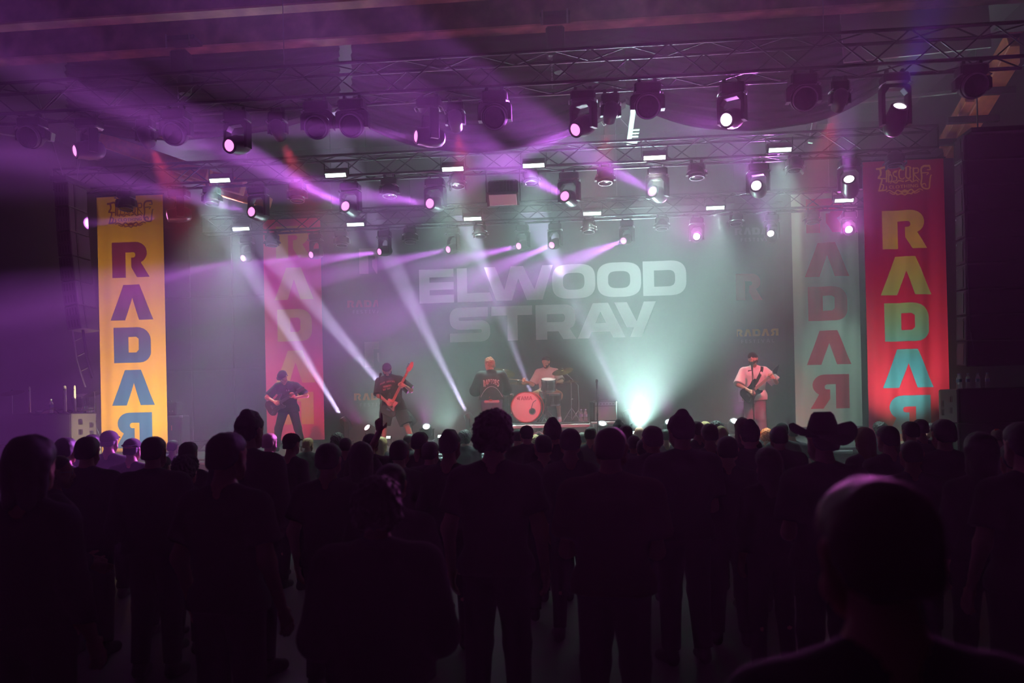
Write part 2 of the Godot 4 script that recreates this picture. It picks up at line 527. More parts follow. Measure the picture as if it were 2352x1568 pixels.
# ---------------------------------------------------------------- stage
func stage() -> void:
	var s := structure("stage_floor", bx(Vector3(-2.4, DECK - 0.06, -18.4), Vector3(18.6, 0.12, 7.0), 0.01), M.deck)
	s.set_meta("label", "black stage deck in front of the backdrop")
	part("skirt", bx(Vector3(-2.4, (DECK - 0.12) / 2, -14.98), Vector3(18.5, DECK - 0.12, 0.04)), M.skirt, s)
	part("edge_trim", bx(Vector3(-2.4, DECK - 0.05, -14.885), Vector3(18.6, 0.09, 0.03), 0.008), M.steel, s)
	# crowd barrier
	var b := thing("crowd_barrier", "steel crowd barrier standing below the stage edge", "barrier", Vector3(-2.4, 0, -14.3))
	for i in 10:
		var x := -5.95 + i * 1.25
		part("upright", bx(Vector3(x, 0.55, 0), Vector3(0.05, 1.1, 0.05), 0.006), M.steel, b)
		part("panel", bx(Vector3(x + 0.62, 0.5, 0.01), Vector3(1.15, 0.9, 0.02), 0.004), M.steel, b)
	part("top_rail", tb(Vector3(-5.95, 1.12, 0), Vector3(6.5, 1.12, 0), 0.03, 10), M.steel, b)
	# drum riser: aluminium edge beam, braced legs, plywood top
	var al := mat(Color(0.72, 0.70, 0.70), 0.4, 0.6)
	var r := thing("drum_riser", "low aluminium framed drum riser with braced legs", "riser", Vector3(-1.27, DECK, -18.75))
	part("top", bx(Vector3(0, RISER - DECK - 0.015, 0), Vector3(2.38, 0.03, 1.9), 0.004), M.deck, r)
	for z in [0.94, -0.94]:
		part("edge_beam", bx(Vector3(0, RISER - DECK - 0.065, z), Vector3(2.40, 0.07, 0.04), 0.008), al, r)
		part("lower_rail", tb(Vector3(-0.95, 0.1, z), Vector3(0.95, 0.1, z), 0.018), al, r)
		for k in 8:
			var x := -1.05 + k * 0.3
			var up := k % 2 == 0
			part("brace", tb(Vector3(x, 0.28 if up else 0.1, z), Vector3(x + 0.3, 0.1 if up else 0.28, z), 0.012), al, r)
		for x in [-1.14, 1.14]:
			part("leg", tb(Vector3(x, 0, z), Vector3(x, 0.3, z), 0.025), al, r)
	for x in [-1.19, 1.19]:
		part("edge_beam", bx(Vector3(x, RISER - DECK - 0.065, 0), Vector3(0.04, 0.07, 1.86), 0.008), al, r)
	var r2 := thing("side_riser", "small dark riser carrying the guitar amplifier beside the drums", "riser", Vector3(0.28, DECK, -18.7))
	part("top", bx(Vector3(0, RISER - DECK - 0.02, 0), Vector3(0.64, 0.04, 1.8), 0.006), al, r2)
	for x in [-0.28, 0.28]:
		for z in [-0.8, 0.8]:
			part("leg", tb(Vector3(x, 0, z), Vector3(x, RISER - DECK - 0.04, z), 0.022), al, r2)
	var lo := thing("truss_stub", "short ladder of truss lying on the stage beside the yellow banner", "truss", Vector3(-8.0, DECK, -17.6))
	for y in [0.03, 0.23]:
		part("chord_tube", tb(Vector3(-0.45, y, 0), Vector3(0.75, y, 0), 0.02), M.truss, lo)
	for k in 6:
		part("brace", tb(Vector3(-0.45 + k * 0.2, 0.03 if k % 2 else 0.23, 0), Vector3(-0.25 + k * 0.2, 0.23 if k % 2 else 0.03, 0), 0.01), M.truss, lo)


func truss(label: String, x0: float, x1: float, y0: float, y1: float, h: float, zc: float, dp: float, bays: int) -> void:
	var t := thing("lighting_truss", label, "truss", Vector3(x0, y0, zc))
	var run := Vector3(x1 - x0, y1 - y0, 0)
	var bay := run / bays
	for y in [0.0, h]:
		for z in [-dp / 2, dp / 2]:
			part("chord_tube", tb(Vector3(0, y, z), run + Vector3(0, y, z), 0.024, 10), M.truss, t)
	var shared := {}
	for f in 4:  # front, back, bottom, top lattice
		for up in 2:
			var p := Vector3.ZERO
			var q := Vector3.ZERO
			match f:
				0: p = Vector3(0, 0, dp / 2); q = Vector3(0, h, dp / 2)
				1: p = Vector3(0, h, -dp / 2); q = Vector3(0, 0, -dp / 2)
				2: p = Vector3(0, 0, -dp / 2); q = Vector3(0, 0, dp / 2)
				3: p = Vector3(0, h, dp / 2); q = Vector3(0, h, -dp / 2)
			shared[f * 2 + up] = tb(p if up else q, (q if up else p) + bay, 0.011, 6)
	for i in bays:
		for f in 4:
			part("brace", shared[f * 2 + (i % 2)], M.truss, t, Transform3D(Basis(), bay * i))
	for e in [0.0, 1.0]:
		part("end_frame", bx(run * e + Vector3(0, h / 2, 0), Vector3(0.03, h, dp), 0.006), M.truss, t)


func trusses() -> void:
	truss("long black front lighting truss under the concrete beams", -10.9, 5.55, 6.13, 6.13, 0.42, -11.5, 0.40, 33)
	truss("black middle lighting truss running from yellow banner to red banner", -9.6, 5.75, 6.07, 6.07, 0.36, -15.07, 0.34, 32)
	truss("black rear lighting truss in front of the lettered backdrop", -8.4, 5.85, 5.92, 5.92, 0.38, -18.47, 0.34, 30)
	# hanging chains from the roof to the trusses
	for k in [[-6.0, -14.9, 6.453], [0.3, -14.9, 6.453], [4.9, -14.9, 6.453], [-5.5, -18.3, 6.323], [0.6, -18.3, 6.323], [4.9, -18.3, 6.323], [-4.0, -11.3, 6.573], [3.0, -11.3, 6.573]]:
		solo("steel_rope", tb(Vector3.ZERO, Vector3(0, 8.8 - k[2], 0), 0.006, 6), M.steel, "thin steel rope holding up a lighting truss", "rope", Vector3(k[0], k[2], k[1]), "truss ropes")


# ---------------------------------------------------------------- lamps
func yoke_mesh(half: float, drop: float, thick: float, deep: float) -> ArrayMesh:
	var poly := PackedVector2Array([Vector2(-half - thick, -drop - 0.06), Vector2(-half, -drop - 0.06), Vector2(-half, -0.11), Vector2(-half + 0.05, -0.045), Vector2(half - 0.05, -0.045), Vector2(half, -0.11), Vector2(half, -drop - 0.06), Vector2(half + thick, -drop - 0.06), Vector2(half + thick, -0.03), Vector2(half + thick - 0.03, 0), Vector2(-half - thick + 0.03, 0), Vector2(-half - thick, -0.03)])
	var m := MB.new()
	m.extrude(poly, -deep / 2, deep / 2, 0.008)
	return m.done()


var head_mesh: ArrayMesh
var head_ring: ArrayMesh
var lens_mesh: ArrayMesh
var wash_mesh: ArrayMesh
var wash_lens: ArrayMesh
var wash_ring: ArrayMesh


func hang(t: Node3D, pivot: Vector3, pan: float, up: float, half: float, sc: float) -> void:
	# clamp and base between the truss chord (up metres above the pivot) and the yoke; up < 0: standing on the floor
	var s := signf(up)
	var b := Basis(Vector3.UP, pan)
	var far := pivot + Vector3(0, up, 0)
	for k in [-0.1, 0.1]:
		if s > 0:
			part("clamp", bx(far + Vector3(k * sc, -0.04, 0), Vector3(0.045, 0.082, 0.07), 0.01), M.black_metal, t)
	var gap := 0.0 if s > 0 else 0.065  # floor lamps stand on their base
	far.y -= gap
	part("base", bx(far + Vector3(0, -0.135 * s, 0), Vector3(0.34, 0.14, 0.24) * Vector3(sc, 1, sc), 0.025), M.plastic, t)
	for k in [-1, 1]:
		part("handle", sw([far + Vector3(0.15 * sc * k, -0.19 * s, 0.1), far + Vector3(0.19 * sc * k, -0.21 * s, 0.11), far + Vector3(0.19 * sc * k, -0.21 * s, -0.02), far + Vector3(0.15 * sc * k, -0.19 * s, -0.03)], 0.009), M.steel, t)
	var drop := absf(up) - 0.21 + gap
	part("yoke", yoke_mesh(half, drop, 0.05 * sc, 0.13 * sc), M.plastic, t, Transform3D(b if s > 0 else b * Basis(Vector3.BACK, PI), far + Vector3(0, -0.21 * s, 0)))


func profile(label: String, group: String, lens: Vector3, dir: Vector3, truss_y: float, half: float, energy: float, tint: Color, glass: Material, sc := 1.0, soft := 0.35) -> void:
	var pivot := lens - dir * 0.21 * sc
	var t := thing("moving_spotlight", label, "stage light", pivot, 0.0, group)
	var up := truss_y - pivot.y
	hang(t, Vector3.ZERO, atan2(dir.x, dir.z), up, 0.145 * sc, sc)
	var xf := Transform3D(turned(dir).scaled(Vector3.ONE * sc), Vector3.ZERO)
	var hd := part("head", head_mesh, M.plastic, t, xf)
	part("lens_ring", head_ring, M.steel, hd)
	part("lens", lens_mesh, glass, hd)
	spot(t, lens + dir * 0.03, dir, half, energy, tint, 0.055 * sc, soft)


func wash(label: String, group: String, at: Vector3, dir: Vector3, truss_y: float, sc: float) -> void:
	var t := thing("wash_light", label, "stage light", at, 0.0, group)
	hang(t, Vector3.ZERO, 0.0, truss_y - at.y, 0.17 * sc, sc)
	var hd := part("head", wash_mesh, M.plastic, t, Transform3D(turned(dir).scaled(Vector3.ONE * sc), Vector3.ZERO))
	part("lens", wash_lens, M.glass_dark, hd)
	part("lens_ring", wash_ring, M.steel, hd)


func light_bar(label: String, group: String, at: Vector3, face: Vector3, power: float, aim: Vector3, half: float, wide := 0.40, chord := 0.0) -> void:
	var t := thing("strobe_light_bar", label, "light bar", at, 0.0, group)
	var z := face.normalized()
	var x := Vector3.RIGHT
	var b := Basis(x, z.cross(x).normalized(), z)
	part("housing", bx(Vector3.ZERO, Vector3(wide + 0.04, 0.15, 0.14), 0.015, b), M.plastic, t)
	for k in 2:
		part("lamp_strip", bx(b * Vector3(0, -0.019 + k * 0.038, 0.074), Vector3(wide, 0.031, 0.008), 0.003, b), M.bar_on if power > 0.6 else M.bar_low, t)
	for k in [-1, 1]:
		part("bracket", bx(Vector3(k * (wide / 2 + 0.035), 0.08 * signf(-face.y), 0), Vector3(0.012, 0.2, 0.04), 0.003), M.black_metal, t)
	if face.y < 0.0:
		part("hook", bx(Vector3(0, chord - at.y, -0.0595), Vector3(0.03, 0.03, 0.093), 0.0), M.black_metal, t)
	else:
		for k in [-1, 1]:
			part("foot", bx(Vector3(k * (wide / 2 - 0.02), DECK + 0.03 - at.y, 0), Vector3(0.05, 0.06, 0.18), 0.006), M.black_metal, t)
	spot(t, at + z * 0.12, aim.normalized(), half, power, ICE, 0.12, 1.0)


func fixtures() -> void:
	var body := [Vector2(0, -0.2), Vector2(0.075, -0.2), Vector2(0.115, -0.165), Vector2(0.135, -0.09), Vector2(0.14, 0.03), Vector2(0.125, 0.09), Vector2(0.115, 0.17), Vector2(0.112, 0.2), Vector2(0.088, 0.205), Vector2(0.084, 0.19)]
	head_mesh = lt(body, 20)
	head_ring = lt([Vector2(0.084, 0.185), Vector2(0.095, 0.20), Vector2(0.095, 0.214), Vector2(0.08, 0.214)], 28)
	lens_mesh = lt([Vector2(0.083, 0.195), Vector2(0.07, 0.207), Vector2(0.04, 0.216), Vector2(0.0, 0.219)], 28)
	wash_mesh = lt([Vector2(0, -0.16), Vector2(0.08, -0.155), Vector2(0.13, -0.12), Vector2(0.165, -0.03), Vector2(0.165, 0.06), Vector2(0.15, 0.07), Vector2(0.15, 0.12), Vector2(0.138, 0.125), Vector2(0.134, 0.11)], 28)
	wash_lens = lt([Vector2(0.134, 0.112), Vector2(0.10, 0.128), Vector2(0.0, 0.134)], 28)
	wash_ring = lt([Vector2(0.146, 0.118), Vector2(0.15, 0.126), Vector2(0.15, 0.134), Vector2(0.138, 0.134)], 28)
	var where := {"F": "front", "M": "middle", "B": "rear"}
	var ty := {"F": 6.13 - 0.0236, "M": 6.07 - 0.0236, "B": 5.92 - 0.0236}
	for p in PROFILES:
		var row: String = where[p[0]]
		var hot: bool = p[3] >= 10.5
		var label := "black moving spotlight throwing a violet beam, hung on the %s truss" % row
		if p[5] == 2:
			label = "dazzling moving spotlight on the rear truss " + ("above the band name" if p[1].x < 4.0 else "before the pale banner")
		elif p[5] == 1:
			label = "moving spotlight on the front truss throwing a violet beam up to the ceiling"
		elif hot:
			label = "moving spotlight glaring towards the crowd from the %s truss" % row
			if row == "middle":
				label += ", beside the red banner" if p[1].x > 4.0 else ", over the right-hand guitarist"
		var tint: Color = [VIOLET, INDIGO, MAGENTA][p[5]]
		var power: float = p[4] * (POWER_F if p[0] == "F" else POWER_M if p[0] == "M" else POWER_B)
		if hot:
			power *= 0.075
		profile(label, "violet spotlights on the %s truss" % row, p[1], p[2].normalized(), ty[p[0]], p[3] * (0.62 if not hot else 1.0), power, tint, M.lens_hot if hot else M.lens_violet, 1.0 if p[0] == "M" else 0.96 if p[0] == "F" else 0.82, 0.5 if not hot else 0.8)
	for w in WASHES:
		var row: String = where[w[0]]
		var front: bool = w[0] == "F"
		wash("unlit black wash light with %s on the %s truss" % ["round lens facing the crowd" if front else "lens turned down", row], "unlit wash lights on the %s truss" % row, w[1], Vector3(0, -0.42, 0.9) if front else Vector3(0.0, -1.0, 0.12), ty[w[0]], 1.0 if front else 0.82)
	for b in BARS:
		var row: String = where[b[0]]
		light_bar("%s white strobe bar on the %s truss" % ["glowing" if b[2] > 0.6 else "dim", row], "strobe bars on the %s truss" % row, b[1], Vector3(0, -0.62, 0.78), b[2] * POWER_BAR, Vector3(0, -1.0, 0.10), 32.0, 0.36, 6.07 if b[0] == "M" else 5.92)
	# big flood panel in the middle of the truss
	var t := thing("flood_panel", "large square flood light with pale panel on the middle truss", "stage light", Vector3(-1.45, 5.62, -14.9))
	part("body", bx(Vector3(0, 0.12, -0.06), Vector3(0.52, 0.24, 0.20), 0.03), M.plastic, t)
	for k in 9:
		part("fin", bx(Vector3(-0.22 + k * 0.055, 0.12, 0.05), Vector3(0.012, 0.2, 0.03), 0.003), M.plastic, t)
	var tilt := Basis(Vector3.RIGHT, 0.75)
	part("frame", bx(Vector3(0, -0.1, 0.06), Vector3(0.56, 0.28, 0.05), 0.02, tilt), M.plastic, t)
	part("panel", bx(tilt * Vector3(0, 0, 0.028) + Vector3(0, -0.1, 0.06), Vector3(0.47, 0.21, 0.012), 0.004, tilt), M.white_plastic, t)
	for k in [-1, 1]:
		part("bracket", bx(Vector3(0.29 * k, 0.1425, 0.0), Vector3(0.02, 0.57, 0.06), 0.005), M.black_metal, t)
	# lamps standing on the stage floor
	for f in FLOOR_BEAMS:
		profile("floor spotlight sending a white beam up from the stage", "white beam lights on the stage floor", f[0], f[1].normalized(), DECK, f[2], f[3] * POWER_FLOOR, LILAC, M.lens_lilac, 0.78, 0.45)
	var aims := [Vector3(-0.45, 0.62, 0.75), Vector3(0.1, 0.6, 0.8), Vector3(0.12, 0.75, 0.65), Vector3(-0.2, 0.7, 0.7), Vector3(0.1, 0.65, 0.75)]
	for i in PARS.size():
		var p: Vector3 = PARS[i]
		profile("blazing pink white spotlight standing on the stage floor", "bright floor spotlights", p, aims[i].normalized(), DECK, 24.0, POWER_PAR, MAGENTA, M.lens_hot, 0.85, 1.0)
	for i in FLOOR_BARS.size():
		var f: Vector3 = FLOOR_BARS[i]
		light_bar("white strobe bar lying on the stage floor below the backdrop", "strobe bars on the stage floor", Vector3(f.x, DECK + 0.14, f.z), Vector3(0, 0.75, 0.66), POWER_UP * [0.4, 0.5, 4.0][i], Vector3(0.0, 1.0, 0.34), 52.0, 0.38)
	# pink front wash: lamps on the rear chord of the front truss, aimed at the band
	for f in [[-6.1, -6.2, 1.0], [-4.2, -3.9, 1.0], [-1.75, -1.7, 0.9], [0.3, -0.6, 0.7], [3.25, 2.95, 0.9]]:
		var p := Vector3(f[0], 5.72, -11.7)
		profile("small wash lamp hung behind the front truss and aimed at the band", "pink front wash lamps", p, (Vector3(f[1], 1.7, -17.4) - p).normalized(), 6.1064, 19.0, POWER_PINK * f[2], PINK, M.lens_violet, 0.7, 1.0)
	# warm lamps on the floor that light the two front banners from below
	for f in [[Vector3(-7.55, 0.95, -12.7), Vector3(-8.6, 2.9, -15.6), "yellow"], [Vector3(4.86, 0.95, -14.12), Vector3(5.43, 3.1, -15.6), "red"]]:
		profile("floor lamp shining up at the %s banner" % f[2], "", f[0], (f[1] - f[0]).normalized(), 0.0, 34.0, POWER_WARM * (1.0 if f[2] == "yellow" else 0.5), WARM, M.lens_lilac, 0.8, 0.9)
	# unseen rosy lamps, added below the stage edge to brighten the ceiling beams
	for x in [-6.6, -3.4, -0.4, 2.2]:
		profile("added floor lamp below the stage edge brightening the ceiling beams", "added ceiling uplights in front of the stage", Vector3(x, 0.42, -14.0), Vector3(0, 1.0, 0.10).normalized(), 0.0, 30.0, POWER_ROSE, ROSE, M.lens_violet, 0.8, 1.0)


# ---------------------------------------------------------------- printed cloth
func fill(img: Image, polys: Array, c0: Color, c1 := Color(-1, 0, 0), y_from := 0.0, y_to := 1.0) -> void:
	var lo := 1e9
	var hi := -1e9
	for p: PackedVector2Array in polys:
		for q in p:
			lo = minf(lo, q.y)
			hi = maxf(hi, q.y)
	for y in range(maxi(0, floori(lo)), mini(img.get_height(), ceili(hi))):
		var yc := y + 0.5
		var xs := PackedFloat32Array()
		for p: PackedVector2Array in polys:
			var b := p[p.size() - 1]
			for a in p:
				if (a.y <= yc) != (b.y <= yc):
					xs.append(a.x + (yc - a.y) / (b.y - a.y) * (b.x - a.x))
				b = a
		xs.sort()
		var c := c0 if c1.r < 0.0 else c0.lerp(c1, clampf((yc - y_from) / (y_to - y_from), 0.0, 1.0))
		for k in range(0, xs.size() - 1, 2):
			var x0 := maxi(0, ceili(xs[k] - 0.5))
			var x1 := mini(img.get_width(), ceili(xs[k + 1] - 0.5))
			if x1 > x0:
				img.fill_rect(Rect2i(x0, y, x1 - x0, 1), c)


func arc(cx: float, cy: float, rx: float, ry: float, a0: float, a1: float, n := 8, pw := 1.0) -> PackedVector2Array:
	var out := PackedVector2Array()
	for i in n + 1:
		var a := deg_to_rad(lerpf(a0, a1, float(i) / n))
		var c := cos(a)
		var s := sin(a)
		out.append(Vector2(cx + rx * signf(c) * pow(absf(c), pw), cy + ry * signf(s) * pow(absf(s), pw)))
	return out


func pv(a: Array) -> PackedVector2Array:
	var out := PackedVector2Array()
	for i in range(0, a.size(), 2):
		out.append(Vector2(a[i], a[i + 1]))
	return out


func glyph(c: String) -> Array:  # outlines in a unit box, y down
	match c:
		"R":
			var p := pv([0, 0.0, 0.58, 0.0])
			p.append_array(arc(0.62, 0.31, 0.32, 0.31, -90, 62, 9))
			p.append_array(pv([1.0, 1.0, 0.66, 1.0, 0.5, 0.71, 0.5, 0.44]))
			p.append_array(arc(0.57, 0.365, 0.055, 0.075, 90, -90, 5))
			p.append_array(pv([0.355, 0.29, 0.355, 1.0, 0.0, 1.0]))
			return [p]
		"V":  # the A without its bar
			return [pv([0.31, 0, 0.69, 0, 1, 1, 0.67, 1, 0.505, 0.37, 0.335, 1, 0, 1])]
		"D":
			var p := pv([0, 0])
			p.append_array(arc(0.62, 0.38, 0.38, 0.38, -90, 0, 6))
			p.append_array(arc(0.70, 0.70, 0.30, 0.30, 0, 90, 6))
			p.append_array(pv([0, 1]))
			return [p, pv([0.38, 0.27, 0.60, 0.27, 0.67, 0.33, 0.67, 0.64, 0.60, 0.71, 0.38, 0.71])]
		"Y":  # the mirrored R
			var p: PackedVector2Array = glyph("R")[0]
			for i in p.size():
				p[i].x = 1.0 - p[i].x
			return [p]
		"E":
			return [pv([0, 0, 1, 0, 1, 0.24, 0.3, 0.24, 0.3, 0.39, 1, 0.39, 1, 0.61, 0.3, 0.61, 0.3, 0.76, 1, 0.76, 1, 1, 0, 1])]
		"L":
			return [pv([0, 0, 0.285, 0, 0.285, 0.74, 0.91, 0.74, 1, 1, 0, 1])]
		"W":
			return [pv([0, 0, 0.16, 0, 0.29, 0.69, 0.39, 0, 0.567, 0, 0.727, 0.69, 0.846, 0, 1, 0, 0.842, 1, 0.615, 1, 0.496, 0.36, 0.4, 1, 0.17, 1])]
		"O":
			return [arc(0.5, 0.5, 0.5, 0.5, 0, 352, 44, 0.62), arc(0.5, 0.5, 0.25, 0.245, 0, 352, 44, 0.62)]
		"d":
			var p := pv([0, 0])
			p.append_array(arc(0.55, 0.5, 0.45, 0.5, -90, 90, 24, 0.66))
			p.append_array(pv([0, 1]))
			var q := pv([0.26, 0.27])
			q.append_array(arc(0.53, 0.505, 0.21, 0.235, -90, 90, 18, 0.62))
			q.append_array(pv([0.26, 0.74]))
			return [p, q]
		"S":
			var p := pv([0.95, 0])
			p.append_array(arc(0.28, 0.32, 0.28, 0.32, -90, -270, 16, 0.8))
			p.append_array(arc(0.75, 0.69, 0.04, 0.05, -90, 90, 5))
			p.append_array(pv([0, 0.74, 0, 1]))
			p.append_array(arc(0.73, 0.69, 0.27, 0.31, 90, -90, 16, 0.8))
			p.append_array(arc(0.26, 0.33, 0.045, 0.05, 90, 270, 5))
			p.append_array(pv([0.95, 0.28]))
			return [p]
		"T":
			return [pv([0, 0, 1, 0, 1, 0.27, 0.64, 0.27, 0.64, 1, 0.388, 1, 0.388, 0.27, 0, 0.27])]
		"r":
			var p := pv([0, 0])
			p.append_array(arc(0.68, 0.37, 0.31, 0.37, -90, 45, 10, 0.8))
			p.append_array(pv([0.845, 0.70, 1.0, 1, 0.68, 1, 0.555, 0.765, 0.28, 0.765, 0.28, 1, 0, 1]))
			var q := pv([0.28, 0.27])
			q.append_array(arc(0.66, 0.385, 0.07, 0.115, -90, 90, 8))
			q.append_array(pv([0.28, 0.5]))
			return [p, q]
		"A":
			return [pv([0.33, 0, 0.648, 0, 1, 1, 0.746, 1, 0.68, 0.82, 0.29, 0.82, 0.24, 1, 0, 1]), pv([0.487, 0.25, 0.6, 0.57, 0.375, 0.57])]
		"y":
			return [pv([0, 0, 0.3, 0, 0.53, 0.56, 0.708, 0, 1, 0, 0.643, 1, 0.364, 1, 0.464, 0.72, 0.29, 0.72])]
	return []


func put(img: Image, c: String, x: float, y: float, w: float, h: float, c0: Color, c1 := Color(-1, 0, 0), y_from := 0.0, y_to := 1.0, slant := 0.0) -> void:
	var out := []
	for p: PackedVector2Array in glyph(c):
		var q := PackedVector2Array()
		for a in p:
			q.append(Vector2(x + a.x * w, y + a.y * h + slant * a.x * w))
		out.append(q)
	fill(img, out, c0, c1, y_from, y_to)


func stroke(img: Image, pts: PackedVector2Array, w0: float, w1: float, c: Color) -> void:
	var n := pts.size()
	for i in n:
		var r := lerpf(w0, w1, float(i) / maxi(1, n - 1)) * 0.5
		fill(img, [arc(pts[i].x, pts[i].y, r, r, 0, 330, 11)], c)
		if i < n - 1:
			var r1 := lerpf(w0, w1, float(i + 1) / (n - 1)) * 0.5
			var d := (pts[i + 1] - pts[i]).normalized().orthogonal()
			fill(img, [PackedVector2Array([pts[i] + d * r, pts[i + 1] + d * r1, pts[i + 1] - d * r1, pts[i] - d * r])], c)


func type_out(img: Image, text: String, x: float, y: float, w: float, h: float, c: Color, face := "Droid Sans", spacing := 0.0) -> void:
	# prints a line of type so that it fills the box x, y, w, h
	var f := SystemFont.new()
	f.font_names = PackedStringArray([face])
	f.font_weight = 700
	var pen := 0.0
	var tris := []
	var lo := Vector2(1e9, 1e9)
	var hi := -lo
	for ch in text:
		var tm := TextMesh.new()
		tm.font = f
		tm.font_size = 64
		tm.pixel_size = 1.0
		tm.depth = 0.0
		tm.text = ch
		if ch == " ":
			pen += 20.0 + spacing
			continue
		var ar := tm.get_mesh_arrays()
		var v: PackedVector3Array = ar[Mesh.ARRAY_VERTEX]
		var ix: PackedInt32Array = ar[Mesh.ARRAY_INDEX] if ar[Mesh.ARRAY_INDEX] != null else PackedInt32Array(range(v.size()))
		var l := 1e9
		var r := -1e9
		for p in v:
			l = minf(l, p.x)
			r = maxf(r, p.x)
		for k in range(0, ix.size(), 3):
			var tr := PackedVector2Array()
			for q in 3:
				var p := v[ix[k + q]]
				tr.append(Vector2(p.x - l + pen, -p.y))
				lo = lo.min(tr[q])
				hi = hi.max(tr[q])
			tris.append(tr)
		pen += r - l + 5.0 + spacing
	for tr: PackedVector2Array in tris:
		for q in 3:
			tr[q] = Vector2(x, y) + (tr[q] - lo) / (hi - lo) * Vector2(w, h)
		fill(img, [tr], c)


func sponsor_mark(img: Image, x: float, y: float, w: float, c: Color) -> void:
	# the clothing label's arched black-letter word over ornament
	var h := w * 0.56
	var P := func(a: Array) -> PackedVector2Array:
		var o := PackedVector2Array()
		var cu := Curve2D.new()
		for i in range(0, a.size(), 2):
			var q := Vector2(x + a[i] * w, y + a[i + 1] * h)
			var l := Vector2(a[maxi(0, i - 2)], a[maxi(1, i - 1)])
			var n := Vector2(a[mini(a.size() - 2, i + 2)], a[mini(a.size() - 1, i + 3)])
			var tg := (n - l) * Vector2(w, h) / 6.0
			cu.add_point(q, -tg, tg)
		cu.bake_interval = 4.0
		o = cu.get_baked_points()
		return o
	var b := w * 0.040
	var s := w * 0.018
	var strokes := [
		[[0.06, 0.05, 0.15, 0.02, 0.18, 0.12, 0.175, 0.5], b, b * 0.8], [[0.0, 0.06, 0.06, 0.08, 0.07, 0.25, 0.03, 0.36, 0.09, 0.42, 0.06, 0.62, 0.03, 0.8], b, b * 0.7], [[0.03, 0.8, 0.09, 0.78, 0.12, 0.62, 0.05, 0.58], s * 1.5, s], [[0.02, 0.38, 0.17, 0.40], s * 1.4, s * 1.4], [[0.03, 0.8, 0.16, 0.78, 0.17, 0.66], s * 2, s],
		[[0.22, 0.12, 0.215, 0.52], b * 0.7, b * 0.7], [[0.22, 0.30, 0.27, 0.28, 0.28, 0.45, 0.22, 0.52], b * 0.6, s], [[0.2, 0.14, 0.25, 0.18, 0.24, 0.28], s * 1.3, s],
		[[0.36, 0.18, 0.31, 0.2, 0.32, 0.3, 0.37, 0.36, 0.36, 0.47, 0.3, 0.48], b * 0.65, s], [[0.38, 0.14, 0.33, 0.16], s, s * 1.5],
		[[0.48, 0.12, 0.42, 0.14, 0.415, 0.36, 0.46, 0.44, 0.5, 0.4], b * 0.75, s], [[0.5, 0.02, 0.46, 0.1, 0.49, 0.14], s * 1.5, s],
		[[0.54, 0.06, 0.53, 0.36, 0.58, 0.43, 0.61, 0.38], b * 0.7, s * 1.5], [[0.61, 0.04, 0.605, 0.42], b * 0.65, b * 0.5], [[0.51, 0.08, 0.57, 0.02, 0.63, 0.08], s, s],
		[[0.67, 0.08, 0.665, 0.5], b * 0.75, b * 0.6], [[0.67, 0.1, 0.75, 0.1, 0.75, 0.24, 0.68, 0.28, 0.77, 0.5], b * 0.6, b * 0.5],
		[[0.97, 0.02, 0.86, 0.03, 0.81, 0.14, 0.82, 0.4, 0.8, 0.62], b, b * 0.8], [[0.97, 0.02, 0.985, 0.14, 0.93, 0.15], s * 1.5, s], [[0.82, 0.26, 0.95, 0.25, 0.92, 0.32], b * 0.6, s], [[0.8, 0.62, 0.84, 0.76, 0.95, 0.78, 0.97, 0.6, 0.985, 0.4, 1.0, 0.34], b * 0.8, s * 1.4], [[0.84, 0.76, 0.82, 0.66, 0.88, 0.62, 0.9, 0.7], s * 1.6, s],
	]
	for k in [-1.0, 1.0]:
		strokes.append([[0.5 + k * 0.02, 0.52, 0.5 + k * 0.1, 0.48, 0.5 + k * 0.14, 0.55, 0.5 + k * 0.22, 0.5, 0.5 + k * 0.25, 0.56], s * 1.4, s])
		strokes.append([[0.5 + k * 0.04, 0.9, 0.5 + k * 0.12, 0.8, 0.5 + k * 0.18, 0.88, 0.5 + k * 0.27, 0.8, 0.5 + k * 0.33, 0.84], s * 1.7, s])
		strokes.append([[0.5, 0.98, 0.5 + k * 0.06, 0.93, 0.5 + k * 0.13, 0.95, 0.5 + k * 0.14, 0.9, 0.5 + k * 0.2, 0.93, 0.5 + k * 0.27, 0.87], s * 1.5, s])
	for q in strokes:
		stroke(img, P.call(q[0]), q[1], q[2], c)
	fill(img, [PackedVector2Array([Vector2(x + w * 0.42, y + h * 0.85), Vector2(x + w * 0.5, y + h * 0.79), Vector2(x + w * 0.58, y + h * 0.85), Vector2(x + w * 0.5, y + h * 0.91)])], c)
	type_out(img, "CLOTHING", x + w * 0.22, y + h * 0.63, w * 0.53, h * 0.11, c)


func cloth_mesh(w: float, h: float, nx: int, ny: int, folds: Callable) -> ArrayMesh:
	# hangs from y = 0 down, faces +z, with a back sheet 3 mm behind
	var mb := MB.new()
	for side in 2:
		var base := mb.v.size()
		for j in ny + 1:
			for i in nx + 1:
				var u := float(i) / nx
				var q := float(j) / ny
				mb.vert(Vector3((u - 0.5) * w, -q * h, folds.call(u, q) - 0.003 * side), Vector3.ZERO, Vector2(u, q))
		grid_faces(mb, nx, ny, base)
		if side == 1:
			for i in range(base, mb.v.size()):
				mb.n[i] = -mb.n[i]
	return mb.done()


func printed(img: Image) -> StandardMaterial3D:
	var m := mat(Color.WHITE, 0.85)
	m.albedo_texture = ImageTexture.create_from_image(img)
	m.texture_repeat = false
	m.backlight_enabled = true
	m.backlight = Color(0.25, 0.25, 0.25)
	return m


